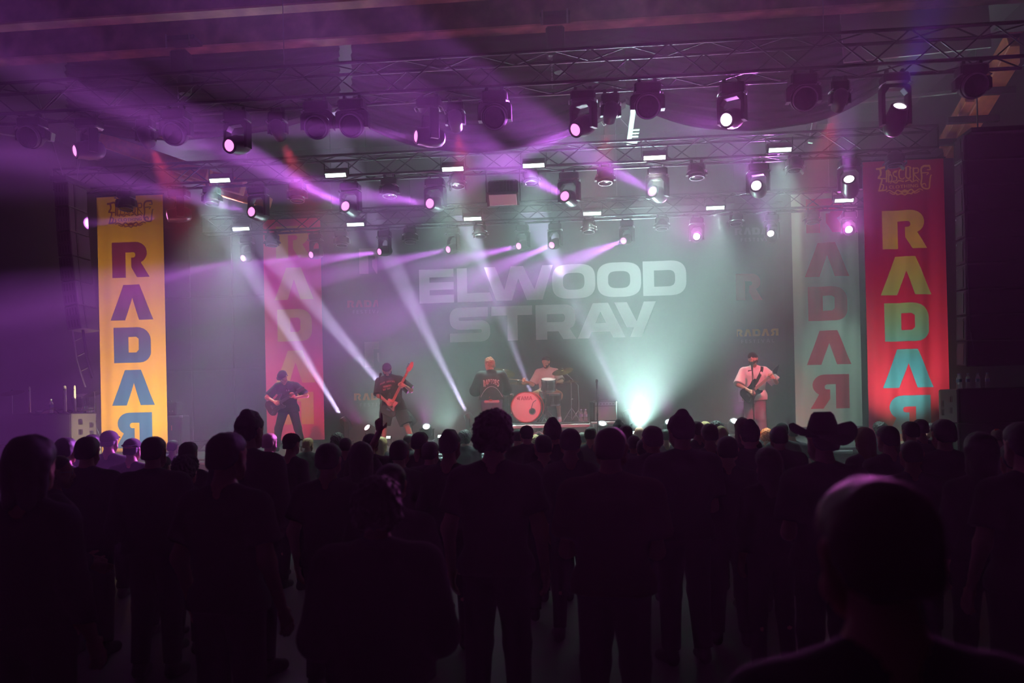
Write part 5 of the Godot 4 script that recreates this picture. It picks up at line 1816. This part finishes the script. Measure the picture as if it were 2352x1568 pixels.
	reach(j, "r", Vector3(-0.12, 1.18, 0.32), Vector3(-1.0, -0.8, -0.6))
	j.posel = "grip"
	j.poser = "grip"
	o = outfit(j, 2.0, 0.062, -0.02, 1.97, 0.03, 0.0125)
	t = thing("person", "vocalist in lettered black jacket and purple jeans with his back turned", "person", Vector3(-1.95, DECK, -16.8), PI + 0.12)
	d = dress(t, o, skin, mat(Color(0.06, 0.06, 0.07), 0.75, 0.0, 0.3), mat(Color(0.34, 0.25, 0.45), 0.9), shoe, "jacket")
	headwear(t, o, "quiff", mat(Color(0.58, 0.46, 0.32), 0.7))
	letters(d[1], o.top_shape, "RAPTORS", true, 1.27, 0.31, 0.085, mat(Color(0.90, 0.84, 0.82), 0.85), 0.02, 0.75)
	letters(d[1], o.top_shape, "RAPTORS", true, 1.27, 0.29, 0.066, mat(Color(0.66, 0.16, 0.17), 0.85), 0.02, 0.75)
	var pipe := []
	for k in 13:
		var u := k / 12.0 - 0.5
		var p: Vector3 = o.top_shape.hit(Vector3(u * 0.42, 1.19 - 0.20 * pow(absf(u) * 2.0, 2.2), -0.6), Vector3(0, 0, 1))
		pipe.append(p)
	part("piping", sw(pipe, 0.006), mat(Color(0.80, 0.76, 0.78), 0.8), d[1])
	part("shirt_tail", bx(Vector3(0.0, 0.905, -0.115), Vector3(0.30, 0.06, 0.05), 0.02), mat(Color(0.90, 0.62, 0.70), 0.9), t)
	part("radio_pack", bx(Vector3(0.02, 0.955, -0.155), Vector3(0.06, 0.09, 0.03), 0.008), mat(Color(0.85, 0.16, 0.10), 0.6), t)
	var mic := thing("hand_microphone", "black hand microphone held by the vocalist", "microphone", t.transform * (j.wrr + Vector3(0.04, 0.10, 0.05)))
	part("handle", lt([Vector2(0, -0.14), Vector2(0.012, -0.14), Vector2(0.018, 0.02), Vector2(0, 0.022)], 14), M.black_metal, mic)
	part("grille", lt([Vector2(0.018, 0.02), Vector2(0.027, 0.035), Vector2(0.026, 0.06), Vector2(0.015, 0.075), Vector2(0, 0.078)], 16), M.steel, mic)

	# drummer, seated
	j = skeleton(1.05)
	var drop := Vector3(0, -0.29, 0)
	for k in ["pel", "chest", "neck", "head", "shl", "shr", "hipl", "hipr"]:
		j[k] += drop
	for q in ["l", "r"]:
		var x := 1.0 if q == "l" else -1.0
		j["kn" + q] = Vector3(0.24 * x, 0.56, 0.40)
		j["an" + q] = Vector3(0.26 * x, 0.085, 0.36)
		j["toe" + q] = Vector3(0.28 * x, 0.035, 0.50)
	j.neck += Vector3(0, 0, 0.03)
	j.look = Basis(Vector3.UP, -0.55) * Basis(Vector3.RIGHT, 0.42)
	j.head += Vector3(-0.01, -0.015, 0.05)
	reach(j, "r", Vector3(-0.46, 0.90, 0.26), Vector3(-0.3, -1.0, -0.1))
	reach(j, "l", Vector3(0.22, 0.86, 0.40), Vector3(0.9, -0.8, -0.3))
	j.poser = "grip"
	j.posel = "grip"
	o = outfit(j, 0.9, 0.03, -0.08, 0.98, 0.03, 0.0125)
	t = thing("person", "drummer in pale patterned shirt and shorts seated behind the drums", "person", Vector3(-0.98, RISER, -19.12))
	var shirt := grainy(Color(0.62, 0.52, 0.52), Color(0.95, 0.86, 0.84), 0.12, 2.2)
	d = dress(t, o, skin, shirt, mat(Color(0.70, 0.62, 0.48), 0.9), mat(Color(0.75, 0.74, 0.78), 0.7), "shirt", "shorts")
	headwear(t, o, "short", mat(Color(0.05, 0.04, 0.04), 0.7))
	part("beard", hair_mesh("beard"), mat(Color(0.10, 0.06, 0.05), 0.8), d[0], Transform3D(j.look, j.head))
	part("eyes", eye_mesh, eyes, d[0], Transform3D(j.look, j.head))
	for q in ["l", "r"]:
		var tip := Vector3(-0.42, 0.05, 0.06) if q == "r" else Vector3(-0.05, -0.06, 0.38)
		var hand: Vector3 = j["wr" + q] + (j["wr" + q] - j["el" + q]).normalized() * 0.08
		var e := tip.normalized()
		var sk := MB.new()
		sk.tube(-e * 0.08, e * 0.30, 0.0075, 0.005, 8)
		var st := thing("drum_stick", "wooden drum stick in the drummer's %s hand" % ("outstretched" if q == "r" else "lowered"), "drum stick", t.transform * hand)
		part("shaft", sk.done(), mat(Color(0.80, 0.66, 0.46), 0.6), st)
		part("tip", lt([Vector2(0, -0.008), Vector2(0.006, 0), Vector2(0, 0.008)], 10, Transform3D(turned(e), e * 0.305)), mat(Color(0.85, 0.74, 0.55), 0.6), st)

	# singing guitarist
	j = skeleton(1.05)
	for q in ["l", "r"]:
		var x := 1.0 if q == "l" else -1.0
		j["an" + q] = Vector3(0.15 * x, 0.085, -0.02)
		j["toe" + q] = Vector3(0.18 * x, 0.035, 0.13)
	j.neck += Vector3(0.0, 0, 0.03)
	j.head += Vector3(-0.03, 0.0, 0.045)
	j.look = Basis(Vector3.UP, -0.45) * Basis(Vector3.RIGHT, -0.28) * Basis(Vector3.BACK, 0.08)
	g = tilt_guitar(Vector3(-0.10, 1.00, 0.25), 0.70, 0.0)
	reach(j, "r", g * Vector3(-0.03, 0.06, 0.055), Vector3(-1, -0.4, -0.3))
	j.poser = "pick"
	j.palmr = Vector3(0, -0.2, -1)
	reach(j, "l", g * Vector3(0.47, -0.08, 0.03), Vector3(1, -1.0, 0.2))
	j.posel = "grip"
	j.dirl = (g.basis * Vector3(-0.15, 1, 0.1)).normalized()
	j.palml = g.basis * Vector3(0, 0, 1)
	o = outfit(j, 0.98, 0.044, -0.12, 1.97, 0.03, 0.0125)
	t = thing("person", "singing guitarist in pale T-shirt, loose trousers and backward cap", "person", Vector3(2.95, DECK, -16.25))
	t.scale = Vector3.ONE * 0.96
	d = dress(t, o, skin, mat(Color(0.88, 0.80, 0.80), 0.9), mat(Color(0.60, 0.50, 0.57), 0.9), shoe)
	headwear(t, o, "capback", dark_hair, black)
	part("beard", hair_mesh("beard"), mat(Color(0.14, 0.08, 0.06), 0.8), d[0], Transform3D(j.look, j.head))
	part("eyes", eye_mesh, eyes, d[0], Transform3D(j.look, j.head))
	part("chest_print", bx(o.top_shape.hit(Vector3(-0.10, 1.40, 0.6), Vector3(0, 0, -1)), Vector3(0.07, 0.035, 0.006), 0.002), black, d[1])
	guitar("dark blue pointed electric guitar held by the singing guitarist", t.transform * g, 0.52, mat(Color(0.02, 0.07, 0.17), 0.15), null, mat(Color(0.72, 0.66, 0.58), 0.4), false, point_head)
	strap(t, o.top_shape, [Vector3(-0.06, 1.10, 0.22), Vector3(0.02, 1.20, 0.24), Vector3(0.08, 1.32, 0.22), Vector3(0.13, 1.42, 0.14), Vector3(0.14, 1.47, 0.04)], M.black_cloth)


func lower(j: Dictionary, by: float, keys: Array) -> void:
	for k in keys:
		j[k] -= Vector3(0, by, 0)


func audience() -> void:
	var protos := {}
	var j := skeleton(1.0)
	protos["tee"] = outfit(j, 0.7, 0.022, -0.08, 1.96, 0.012, 0.019)
	j = skeleton(1.10)
	reach(j, "l", Vector3(0.10, 1.12, 0.22), Vector3(0.3, -1.0, -0.2))
	reach(j, "r", Vector3(-0.08, 1.10, 0.24), Vector3(-0.3, -1.0, -0.2))
	protos["broad"] = outfit(j, 0.75, 0.035, -0.09, 1.96, 0.016, 0.019)
	j = skeleton(0.88)
	j.wrl += Vector3(-0.03, 0, 0.02)
	protos["slim"] = outfit(j, 2.0, 0.012, 0.0, 1.96, 0.004, 0.019)
	j = skeleton(1.05)
	reach(j, "l", Vector3(0.2, 0.98, 0.2), Vector3(0.35, -0.5, -0.9))
	reach(j, "r", Vector3(-0.2, 0.98, 0.2), Vector3(-0.35, -0.5, -0.9))
	protos["hoodie"] = outfit(j, 2.0, 0.045, -0.06, 1.96, 0.014, 0.019)
	j = skeleton(0.95)
	reach(j, "l", Vector3(0.24, 1.82, 0.16), Vector3(1.0, 0.2, 0.4))
	j.posel = "point"
	j.dirl = Vector3(0.05, 1, 0)
	j.palml = Vector3(0, 0, 1)
	protos["raised"] = outfit(j, 0.75, 0.02, -0.08, 1.96, 0.01, 0.017)
	var skins := [mat(Color(0.74, 0.54, 0.45), 0.6), mat(Color(0.62, 0.43, 0.35), 0.6), mat(Color(0.82, 0.63, 0.54), 0.6)]
	var tone := {"d": mat(Color(0.07, 0.05, 0.045), 0.6, 0.0, 0.3), "n": mat(Color(0.22, 0.14, 0.09), 0.6, 0.0, 0.3), "b": mat(Color(0.62, 0.49, 0.28), 0.6, 0.0, 0.3), "r": mat(Color(0.30, 0.10, 0.08), 0.55, 0.0, 0.4), "o": mat(Color(0.80, 0.36, 0.10), 0.6), "g": mat(Color(0.45, 0.44, 0.43), 0.6), "s": mat(Color(0.07, 0.05, 0.045), 0.6)}
	var hue := {"d": "dark", "n": "brown", "b": "blond", "r": "reddish", "o": "orange", "g": "grey", "s": "no"}
	var tops := [mat(Color(0.045, 0.045, 0.05), 0.95), mat(Color(0.07, 0.07, 0.08), 0.95), mat(Color(0.05, 0.06, 0.10), 0.95), mat(Color(0.09, 0.06, 0.06), 0.95)]
	var legs := [mat(Color(0.06, 0.065, 0.08), 0.95), mat(Color(0.05, 0.05, 0.05), 0.95), mat(Color(0.10, 0.10, 0.11), 0.95)]
	var shoe := mat(Color(0.08, 0.08, 0.08), 0.7)
	var white := mat(Color(0.82, 0.82, 0.78), 0.9)
	var brown := mat(Color(0.30, 0.20, 0.12), 0.95)
	var hat := mat(Color(0.05, 0.045, 0.05), 0.9)
	var kinds := ["tee", "broad", "slim", "hoodie"]
	var said := {"short": "short %s hair", "shaved": "close cropped %s hair", "quiff": "tall tousled %s hair", "flat": "flat topped %s hair", "curly": "curly %s hair", "long": "long %s hair", "bob": "a rounded %s bob", "beanie": "a dark beanie", "cap": "a dark cap", "capback": "a backward cap", "cowboy": "a wide cowboy hat", "bald": "a bald head", "specs": "glasses and short %s hair", "turned": "%s hair looking aside", "clip": "an orange hair clip", "white": "short %s hair"}
	for i in CROWD.size():
		var c: Array = CROWD[i]
		var style: String = c[3]
		var kind: String = kinds[(i * 7 + i / 5) % 4]
		if style in ["long", "bob"]:
			kind = "slim"
		if style == "cowboy" or (i == 40):
			kind = "broad"
		if i == 23:
			kind = "raised"
		var wear := style
		if style in ["specs", "white", "turned", "clip"]:
			wear = "short"
		var o: Dictionary = protos[kind]
		var top: Material = tops[(i * 5 + 2) % 4]
		var garb := "dark top"
		if style == "white":
			top = white
			garb = "white top"
		elif i == 40:
			top = brown
			garb = "brown T-shirt"
		elif kind == "raised":
			garb = "one arm raised"
		var look: String = said[style]
		if "%s" in look:
			look = look % hue[c[4]]
		var row := "in the last row" if c[1] > -4.5 else "in the rear rows" if c[1] > -7.5 else "in the middle rows" if c[1] > -10.5 else "by the barrier"
		var zone := "before the white tubes" if c[0] < -5.6 else "before the capped guitarist" if c[0] < -4.4 else "before the bassist" if c[0] < -2.9 else "before the vocalist" if c[0] < -1.4 else "before the drums" if c[0] < 0.3 else "before the amplifier" if c[0] < 2.0 else "before the singing guitarist" if c[0] < 4.2 else "before the red banner"
		var label := "person with %s, %s, %s %s" % [look, garb, row, zone]
		var turn := PI + clampf((c[0] + 1.0) * 0.035, -0.3, 0.3) + 0.22 * sin(i * 12.9898)
		if style == "specs":
			turn = PI - 0.9 if i == 1 else PI + 0.7
		elif style == "turned":
			turn = -1.0 + PI / 2.0 + 1.6
		var t := thing("person", label, "person", Vector3(c[0], 0, c[1]), turn, "spectators with %s %s" % [look, zone])
		var tall := 1.733 + (0.012 if wear != "bald" else 0.0) + (0.035 if wear in ["quiff", "curly", "flat"] else 0.05 if wear == "cowboy" else 0.0)
		t.scale = Vector3.ONE * (c[2] / tall)
		var d := dress(t, o, skins[i % 3], top, legs[i % 3], shoe, "t_shirt" if kind in ["tee", "broad", "raised"] else "jumper")
		headwear(t, o, wear, tone[c[4]], hat)
		if style == "specs":
			var gl := MB.new()
			for x in [-1.0, 1.0]:
				var ring := []
				for k in 13:
					ring.append(Vector3(0.033 * x + cos(TAU * k / 12.0) * 0.022, 0.003 + sin(TAU * k / 12.0) * 0.018, 0.096))
				gl.sweep(ring, 0.0022, 5)
				gl.tube(Vector3(0.055 * x, 0.005, 0.095), Vector3(0.082 * x, 0.008, -0.01), 0.002, 0.002, 5)
			gl.tube(Vector3(-0.011, 0.005, 0.098), Vector3(0.011, 0.005, 0.098), 0.002, 0.002, 5)
			part("glasses", gl.done(), M.steel, t, Transform3D(o.j.look, o.j.head))
		elif style == "clip":
			part("hair_clip", bx(Vector3(0.03, 0.115, -0.05), Vector3(0.07, 0.03, 0.03), 0.01), mat(Color(0.85, 0.25, 0.06), 0.5), t, Transform3D(o.j.look, o.j.head))
# ---------------------------------------------------------------- mesh helpers
class MB:
	var v := PackedVector3Array()
	var n := PackedVector3Array()
	var t := PackedVector2Array()
	var ix := PackedInt32Array()

	func vert(p: Vector3, m: Vector3, uv := Vector2.ZERO) -> int:
		v.append(p)
		n.append(m)
		t.append(uv)
		return v.size() - 1

	func tri(a: Vector3, b: Vector3, c: Vector3) -> void:  # counter-clockwise from outside
		var m := (b - a).cross(c - a).normalized()
		var i := vert(a, m)
		vert(b, m)
		vert(c, m)
		ix.append_array([i, i + 2, i + 1])

	func quad(a: Vector3, b: Vector3, c: Vector3, d: Vector3) -> void:
		var m := (c - a).cross(d - b).normalized()
		var i := vert(a, m, Vector2(0, 1))
		vert(b, m, Vector2(1, 1))
		vert(c, m, Vector2(1, 0))
		vert(d, m, Vector2(0, 0))
		ix.append_array([i, i + 2, i + 1, i, i + 3, i + 2])

	func box(c: Vector3, s: Vector3, bev := 0.0, b := Basis()) -> void:
		var h := s * 0.5
		var e := minf(bev, minf(h.x, minf(h.y, h.z)) * 0.9)
		if e <= 0.0:
			for f in 6:
				var ax := f % 3
				var sg := 1.0 if f < 3 else -1.0
				var u := (ax + 1) % 3
				var w := (ax + 2) % 3
				var q := []
				for k in [[-1, -1], [1, -1], [1, 1], [-1, 1]]:
					var p := Vector3()
					p[ax] = h[ax] * sg
					p[u] = h[u] * k[0] * sg
					p[w] = h[w] * k[1]
					q.append(c + b * p)
				quad(q[0], q[1], q[2], q[3])
			return
		var pt := func(sx: int, sy: int, sz: int, ax: int) -> Vector3:
			var sg := Vector3(sx, sy, sz)
			var p := sg * (h - Vector3(e, e, e))
			p[ax] = sg[ax] * h[ax]
			return c + b * p
		for ax in 3:
			var u := (ax + 1) % 3
			var w := (ax + 2) % 3
			for sg in [-1, 1]:
				var q := []
				for k in [[-1, -1], [1, -1], [1, 1], [-1, 1]]:
					var g := [0, 0, 0]
					g[ax] = sg
					g[u] = k[0] * sg
					g[w] = k[1]
					q.append(pt.call(g[0], g[1], g[2], ax))
				quad(q[0], q[1], q[2], q[3])
			# edges along ax
			for su in [-1, 1]:
				for sw in [-1, 1]:
					var g0 := [0, 0, 0]
					g0[u] = su
					g0[w] = sw
					g0[ax] = -1
					var g1 := g0.duplicate()
					g1[ax] = 1
					var p0: Vector3 = pt.call(g0[0], g0[1], g0[2], u)
					var p1: Vector3 = pt.call(g1[0], g1[1], g1[2], u)
					var p2: Vector3 = pt.call(g1[0], g1[1], g1[2], w)
					var p3: Vector3 = pt.call(g0[0], g0[1], g0[2], w)
					if su * sw > 0:
						quad(p0, p3, p2, p1)
						_fix(p0, p1, p2, c)
					else:
						quad(p0, p1, p2, p3)
						_fix(p0, p1, p2, c)
		for sx in [-1, 1]:
			for sy in [-1, 1]:
				for sz in [-1, 1]:
					var a: Vector3 = pt.call(sx, sy, sz, 0)
					var b2: Vector3 = pt.call(sx, sy, sz, 1)
					var c2: Vector3 = pt.call(sx, sy, sz, 2)
					if sx * sy * sz > 0:
						tri(a, b2, c2)
					else:
						tri(a, c2, b2)

	func _fix(a: Vector3, _b: Vector3, _c: Vector3, centre: Vector3) -> void:  # turn the last quad outwards
		var k := n.size() - 4
		if n[k].dot(a - centre) < 0.0:
			for i in 4:
				n[k + i] = -n[k + i]
			var e := ix.size() - 6
			for f in 2:
				var s := ix[e + f * 3 + 1]
				ix[e + f * 3 + 1] = ix[e + f * 3 + 2]
				ix[e + f * 3 + 2] = s

	func tube(p: Vector3, q: Vector3, r0: float, r1: float, seg := 10, caps := true) -> void:
		var d := (q - p).normalized()
		var x := d.cross(Vector3.UP if absf(d.y) < 0.9 else Vector3.RIGHT).normalized()
		var y := d.cross(x)
		var base := v.size()
		for i in seg + 1:
			var a := TAU * i / seg
			var m := x * cos(a) + y * sin(a)
			vert(p + m * r0, m, Vector2(float(i) / seg, 0))
			vert(q + m * r1, m, Vector2(float(i) / seg, 1))
		for i in seg:
			var k := base + i * 2
			ix.append_array([k, k + 1, k + 3, k, k + 3, k + 2])
		if caps:
			for e in 2:
				var m := -d if e == 0 else d
				var c := p if e == 0 else q
				var r := r0 if e == 0 else r1
				if r < 1e-5:
					continue
				var o := vert(c, m)
				for i in seg + 1:
					var a := TAU * i / seg
					vert(c + (x * cos(a) + y * sin(a)) * r, m)
				for i in seg:
					if e == 0:
						ix.append_array([o, o + 1 + i, o + 2 + i])
					else:
						ix.append_array([o, o + 2 + i, o + 1 + i])

	func sweep(pts: Array, r: float, seg := 8) -> void:
		var prev := Vector3.UP
		var base := v.size()
		for i in pts.size():
			var d: Vector3 = (pts[mini(i + 1, pts.size() - 1)] - pts[maxi(i - 1, 0)]).normalized()
			var x := d.cross(prev)
			if x.length() < 0.05:
				x = d.cross(Vector3.RIGHT)
			x = x.normalized()
			prev = x.cross(d).normalized()
			for j in seg + 1:
				var a := TAU * j / seg
				var m := x * cos(a) + prev * sin(a)
				vert(pts[i] + m * r, m, Vector2(float(j) / seg, float(i) / pts.size()))
		for i in pts.size() - 1:
			for j in seg:
				var k := base + i * (seg + 1) + j
				var l := k + seg + 1
				ix.append_array([k, k + 1, l + 1, k, l + 1, l])

	func lathe(prof: Array, seg := 24, xf := Transform3D()) -> void:  # prof: Vector2(radius, height) from bottom to top along y
		for i in prof.size() - 1:
			var a: Vector2 = prof[i]
			var b: Vector2 = prof[i + 1]
			if (b - a).length() < 1e-6:
				continue
			var base := v.size()
			var da := b - a
			var na := Vector2(da.y, -da.x).normalized()
			var n0 := na
			var n1 := na
			if i > 0:
				var q: Vector2 = a - prof[i - 1]
				var nq := Vector2(q.y, -q.x).normalized()
				if nq.dot(na) > 0.72:
					n0 = (nq + na).normalized()
			if i < prof.size() - 2:
				var q: Vector2 = prof[i + 2] - b
				var nq := Vector2(q.y, -q.x).normalized()
				if nq.dot(na) > 0.72:
					n1 = (nq + na).normalized()
			for j in seg + 1:
				var g := TAU * j / seg
				var cs := cos(g)
				var sn := sin(g)
				vert(xf * Vector3(a.x * cs, a.y, a.x * sn), (xf.basis * Vector3(n0.x * cs, n0.y, n0.x * sn)).normalized())
				vert(xf * Vector3(b.x * cs, b.y, b.x * sn), (xf.basis * Vector3(n1.x * cs, n1.y, n1.x * sn)).normalized())
			for j in seg:
				var k := base + j * 2
				ix.append_array([k, k + 3, k + 1, k, k + 2, k + 3])

	func extrude(poly: PackedVector2Array, z0: float, z1: float, bev := 0.0, xf := Transform3D()) -> void:
		var p := poly.duplicate()
		if Geometry2D.is_polygon_clockwise(p):  # in a y-up plane: want counter-clockwise
			p.reverse()
		var cnt := p.size()
		var nr := PackedVector2Array()
		for i in cnt:
			var e0 := (p[i] - p[(i - 1 + cnt) % cnt]).normalized()
			var e1 := (p[(i + 1) % cnt] - p[i]).normalized()
			var m := Vector2(e0.y, -e0.x) + Vector2(e1.y, -e1.x)
			nr.append(m.normalized() / maxf(0.5, m.normalized().dot(Vector2(e0.y, -e0.x))))
		var area := 0.0
		for i in cnt:
			area += p[i].cross(p[(i + 1) % cnt])
		if area < 0:
			for i in cnt:
				nr[i] = -nr[i]
		var inner := PackedVector2Array()
		for i in cnt:
			inner.append(p[i] - nr[i] * bev)
		var tr := Geometry2D.triangulate_polygon(inner)
		if tr.is_empty():
			inner = p
			tr = Geometry2D.triangulate_polygon(inner)
		for side in 2:
			var z := z1 if side == 0 else z0
			var m := (xf.basis * Vector3(0, 0, 1 if side == 0 else -1)).normalized()
			var base := v.size()
			for q in inner:
				vert(xf * Vector3(q.x, q.y, z), m, q)
			for f in range(0, tr.size(), 3):
				var a := inner[tr[f]]
				var ccw := (inner[tr[f + 1]] - a).cross(inner[tr[f + 2]] - a) > 0
				if ccw == (side == 0):
					ix.append_array([base + tr[f], base + tr[f + 2], base + tr[f + 1]])
				else:
					ix.append_array([base + tr[f], base + tr[f + 1], base + tr[f + 2]])
		var rings := [[inner, z0], [p, z0 + bev], [p, z1 - bev], [inner, z1]] if bev > 0.0 else [[p, z0], [p, z1]]
		for k in rings.size() - 1:
			var lo: PackedVector2Array = rings[k][0]
			var hi: PackedVector2Array = rings[k + 1][0]
			for i in cnt:
				var j := (i + 1) % cnt
				var a := xf * Vector3(lo[i].x, lo[i].y, rings[k][1])
				var b := xf * Vector3(lo[j].x, lo[j].y, rings[k][1])
				var c := xf * Vector3(hi[j].x, hi[j].y, rings[k + 1][1])
				var d := xf * Vector3(hi[i].x, hi[i].y, rings[k + 1][1])
				if area > 0:
					quad(a, b, c, d)
				else:
					quad(b, a, d, c)

	func add_mesh(m: ArrayMesh, xf: Transform3D) -> void:
		var s := m.surface_get_arrays(0)
		var base := v.size()
		var flip := xf.basis.determinant() < 0
		var pv: PackedVector3Array = s[Mesh.ARRAY_VERTEX]
		var pn: PackedVector3Array = s[Mesh.ARRAY_NORMAL]
		for i in pv.size():
			vert(xf * pv[i], (xf.basis * pn[i]).normalized())
		var pi: PackedInt32Array = s[Mesh.ARRAY_INDEX]
		for i in range(0, pi.size(), 3):
			if flip:
				ix.append_array([base + pi[i], base + pi[i + 2], base + pi[i + 1]])
			else:
				ix.append_array([base + pi[i], base + pi[i + 1], base + pi[i + 2]])

	func done() -> ArrayMesh:
		var arr := []
		arr.resize(Mesh.ARRAY_MAX)
		arr[Mesh.ARRAY_VERTEX] = v
		arr[Mesh.ARRAY_NORMAL] = n
		arr[Mesh.ARRAY_TEX_UV] = t
		arr[Mesh.ARRAY_INDEX] = ix
		var m := ArrayMesh.new()
		m.add_surface_from_arrays(Mesh.PRIMITIVE_TRIANGLES, arr)
		return m


# a smooth union of tapered capsules, meshed as surface nets
class SDF:
	var a := PackedVector3Array()
	var ba := PackedVector3Array()
	var inv := PackedFloat32Array()
	var ln := PackedFloat32Array()
	var ra := PackedFloat32Array()
	var dr := PackedFloat32Array()
	var fl := PackedByteArray()
	var k := 0.03
	var cuts := []
	var noise: FastNoiseLite = null
	var amp := 0.0

	func add(p: Vector3, q: Vector3, r0: float, r1: float, flat := false) -> void:
		a.append(p)
		if (q - p).length() < 1e-4:
			q = p + Vector3(0, 1e-4, 0)
		ba.append(q - p)
		inv.append(1.0 / (q - p).length_squared())
		ln.append((q - p).length())
		ra.append(r0)
		dr.append(r1 - r0)
		fl.append(1 if flat else 0)

	func cut(nrm: Vector3, through: Vector3) -> void:  # keeps the side that the normal points away from
		cuts.append([nrm.normalized(), nrm.normalized().dot(through)])

	func d(p: Vector3, list: PackedInt32Array) -> float:
		var best := 1000.0
		for i in list:
			var pa := p - a[i]
			var b := ba[i]
			var u := pa.dot(b) * inv[i]
			var c := clampf(u, 0.0, 1.0)
			var e := 0.0
			if fl[i] == 1 and u > 0.0:
				var c2 := minf(u, 1.5)
				e = maxf((pa - b * c2).length() - ra[i] - dr[i] * c, (u - 1.0) * ln[i])
			else:
				e = (pa - b * c).length() - ra[i] - dr[i] * c
			var h := maxf(k - absf(best - e), 0.0)
			best = minf(best, e) - h * h * 0.25 / k
		for c in cuts:
			best = maxf(best, c[0].dot(p) - c[1])
		if noise:
			best += noise.get_noise_3dv(p) * amp
		return best

	func all() -> PackedInt32Array:
		return PackedInt32Array(range(a.size()))

	func hit(from: Vector3, dir: Vector3) -> Vector3:
		var l := all()
		var p := from
		for s in 60:
			var e := d(p, l)
			if e < 0.0005:
				break
			p += dir * e * 0.8
		return p

	func normal(p: Vector3) -> Vector3:
		var l := all()
		var e := 0.006
		return Vector3(d(p + Vector3(e, 0, 0), l) - d(p - Vector3(e, 0, 0), l), d(p + Vector3(0, e, 0), l) - d(p - Vector3(0, e, 0), l), d(p + Vector3(0, 0, e), l) - d(p - Vector3(0, 0, e), l)).normalized()

	func mesh_into(mb: MB, h: float) -> void:
		var lo := Vector3(1e3, 1e3, 1e3)
		var hi := -lo
		for i in a.size():
			var r := maxf(ra[i], ra[i] + dr[i]) + amp + k * 0.3
			for p in [a[i], a[i] + ba[i]]:
				lo = lo.min(p - Vector3(r, r, r))
				hi = hi.max(p + Vector3(r, r, r))
		lo -= Vector3(h, h, h) * 1.5
		var B := 5
		var nb := Vector3i(((hi - lo) / (h * B)).ceil()) + Vector3i(1, 1, 1)
		var nx := nb.x * B + 1
		var ny := nb.y * B + 1
		var nz := nb.z * B + 1
		var val := PackedFloat32Array()
		val.resize(nx * ny * nz)
		val.fill(1e6)
		var vid := PackedInt32Array()
		vid.resize(nx * ny * nz)
		vid.fill(-1)
		var half := h * B * 0.5
		var diag := half * 1.7321
		var sy := nx
		var sz := nx * ny
		var active := []
		for bz in nb.z:
			for by in nb.y:
				for bx in nb.x:
					var c := lo + Vector3(bx, by, bz) * (h * B) + Vector3(half, half, half)
					var list := PackedInt32Array()
					for i in a.size():
						var pa := c - a[i]
						var u := clampf(pa.dot(ba[i]) * inv[i], 0.0, 1.0 if fl[i] == 0 else 1.5)
						if (pa - ba[i] * u).length() - ra[i] - dr[i] * minf(u, 1.0) < diag + k + amp:
							list.append(i)
					if list.is_empty():
						continue
					if absf(d(c, list)) > diag + amp * 2.0 + k * 0.3:
						continue
					active.append(Vector3i(bx, by, bz) * B)
					for z in B + 1:
						for y in B + 1:
							var row := bx * B + (by * B + y) * sy + (bz * B + z) * sz
							var p := lo + Vector3(bx * B, by * B + y, bz * B + z) * h
							for x in B + 1:
								if val[row + x] > 1e5:
									val[row + x] = d(p, list)
								p.x += h
		var base := mb.v.size()
		var off := [0, 1, sy, sy + 1, sz, sz + 1, sz + sy, sz + sy + 1]
		var ed := [[0, 1], [2, 3], [4, 5], [6, 7], [0, 2], [1, 3], [4, 6], [5, 7], [0, 4], [1, 5], [2, 6], [3, 7]]
		var cn := [Vector3(0, 0, 0), Vector3(1, 0, 0), Vector3(0, 1, 0), Vector3(1, 1, 0), Vector3(0, 0, 1), Vector3(1, 0, 1), Vector3(0, 1, 1), Vector3(1, 1, 1)]
		var cells := []
		for o: Vector3i in active:
			for z in B:
				for y in B:
					for x in B:
						var id := o.x + x + (o.y + y) * sy + (o.z + z) * sz
						var s := 0
						for q in 8:
							if val[id + off[q]] < 0.0:
								s += 1
						if s == 0 or s == 8:
							continue
						var sum := Vector3.ZERO
						var cnt := 0
						for e in ed:
							var v0 := val[id + off[e[0]]]
							var v1 := val[id + off[e[1]]]
							if (v0 < 0.0) != (v1 < 0.0):
								sum += (cn[e[0]] as Vector3).lerp(cn[e[1]], v0 / (v0 - v1))
								cnt += 1
						vid[id] = mb.vert(lo + (Vector3(o.x + x, o.y + y, o.z + z) + sum / cnt) * h, Vector3.ZERO)
						cells.append(id)
		for id: int in cells:
			var v0 := val[id]
			for ax in 3:
				var s0: int = [1, sy, sz][ax]
				var s1: int = [sy, sz, 1][ax]
				var s2: int = [sz, 1, sy][ax]
				var v1 := val[id + s0]
				if (v0 < 0.0) == (v1 < 0.0) or v1 > 1e5:
					continue
				if id - s1 - s2 < 0:
					continue
				var q0 := vid[id]
				var q1 := vid[id - s1]
				var q2 := vid[id - s1 - s2]
				var q3 := vid[id - s2]
				if q1 < 0 or q2 < 0 or q3 < 0:
					continue
				if v0 < 0.0:
					var w := q1
					q1 = q3
					q3 = w
				var m := (mb.v[q2] - mb.v[q0]).cross(mb.v[q1] - mb.v[q3])
				mb.n[q0] += m
				mb.n[q1] += m
				mb.n[q2] += m
				mb.n[q3] += m
				mb.ix.append_array([q0, q1, q2, q0, q2, q3])
		for i in range(base, mb.v.size()):
			mb.n[i] = mb.n[i].normalized()

	func mesh(h: float) -> ArrayMesh:
		var mb := MB.new()
		mesh_into(mb, h)
		return mb.done()
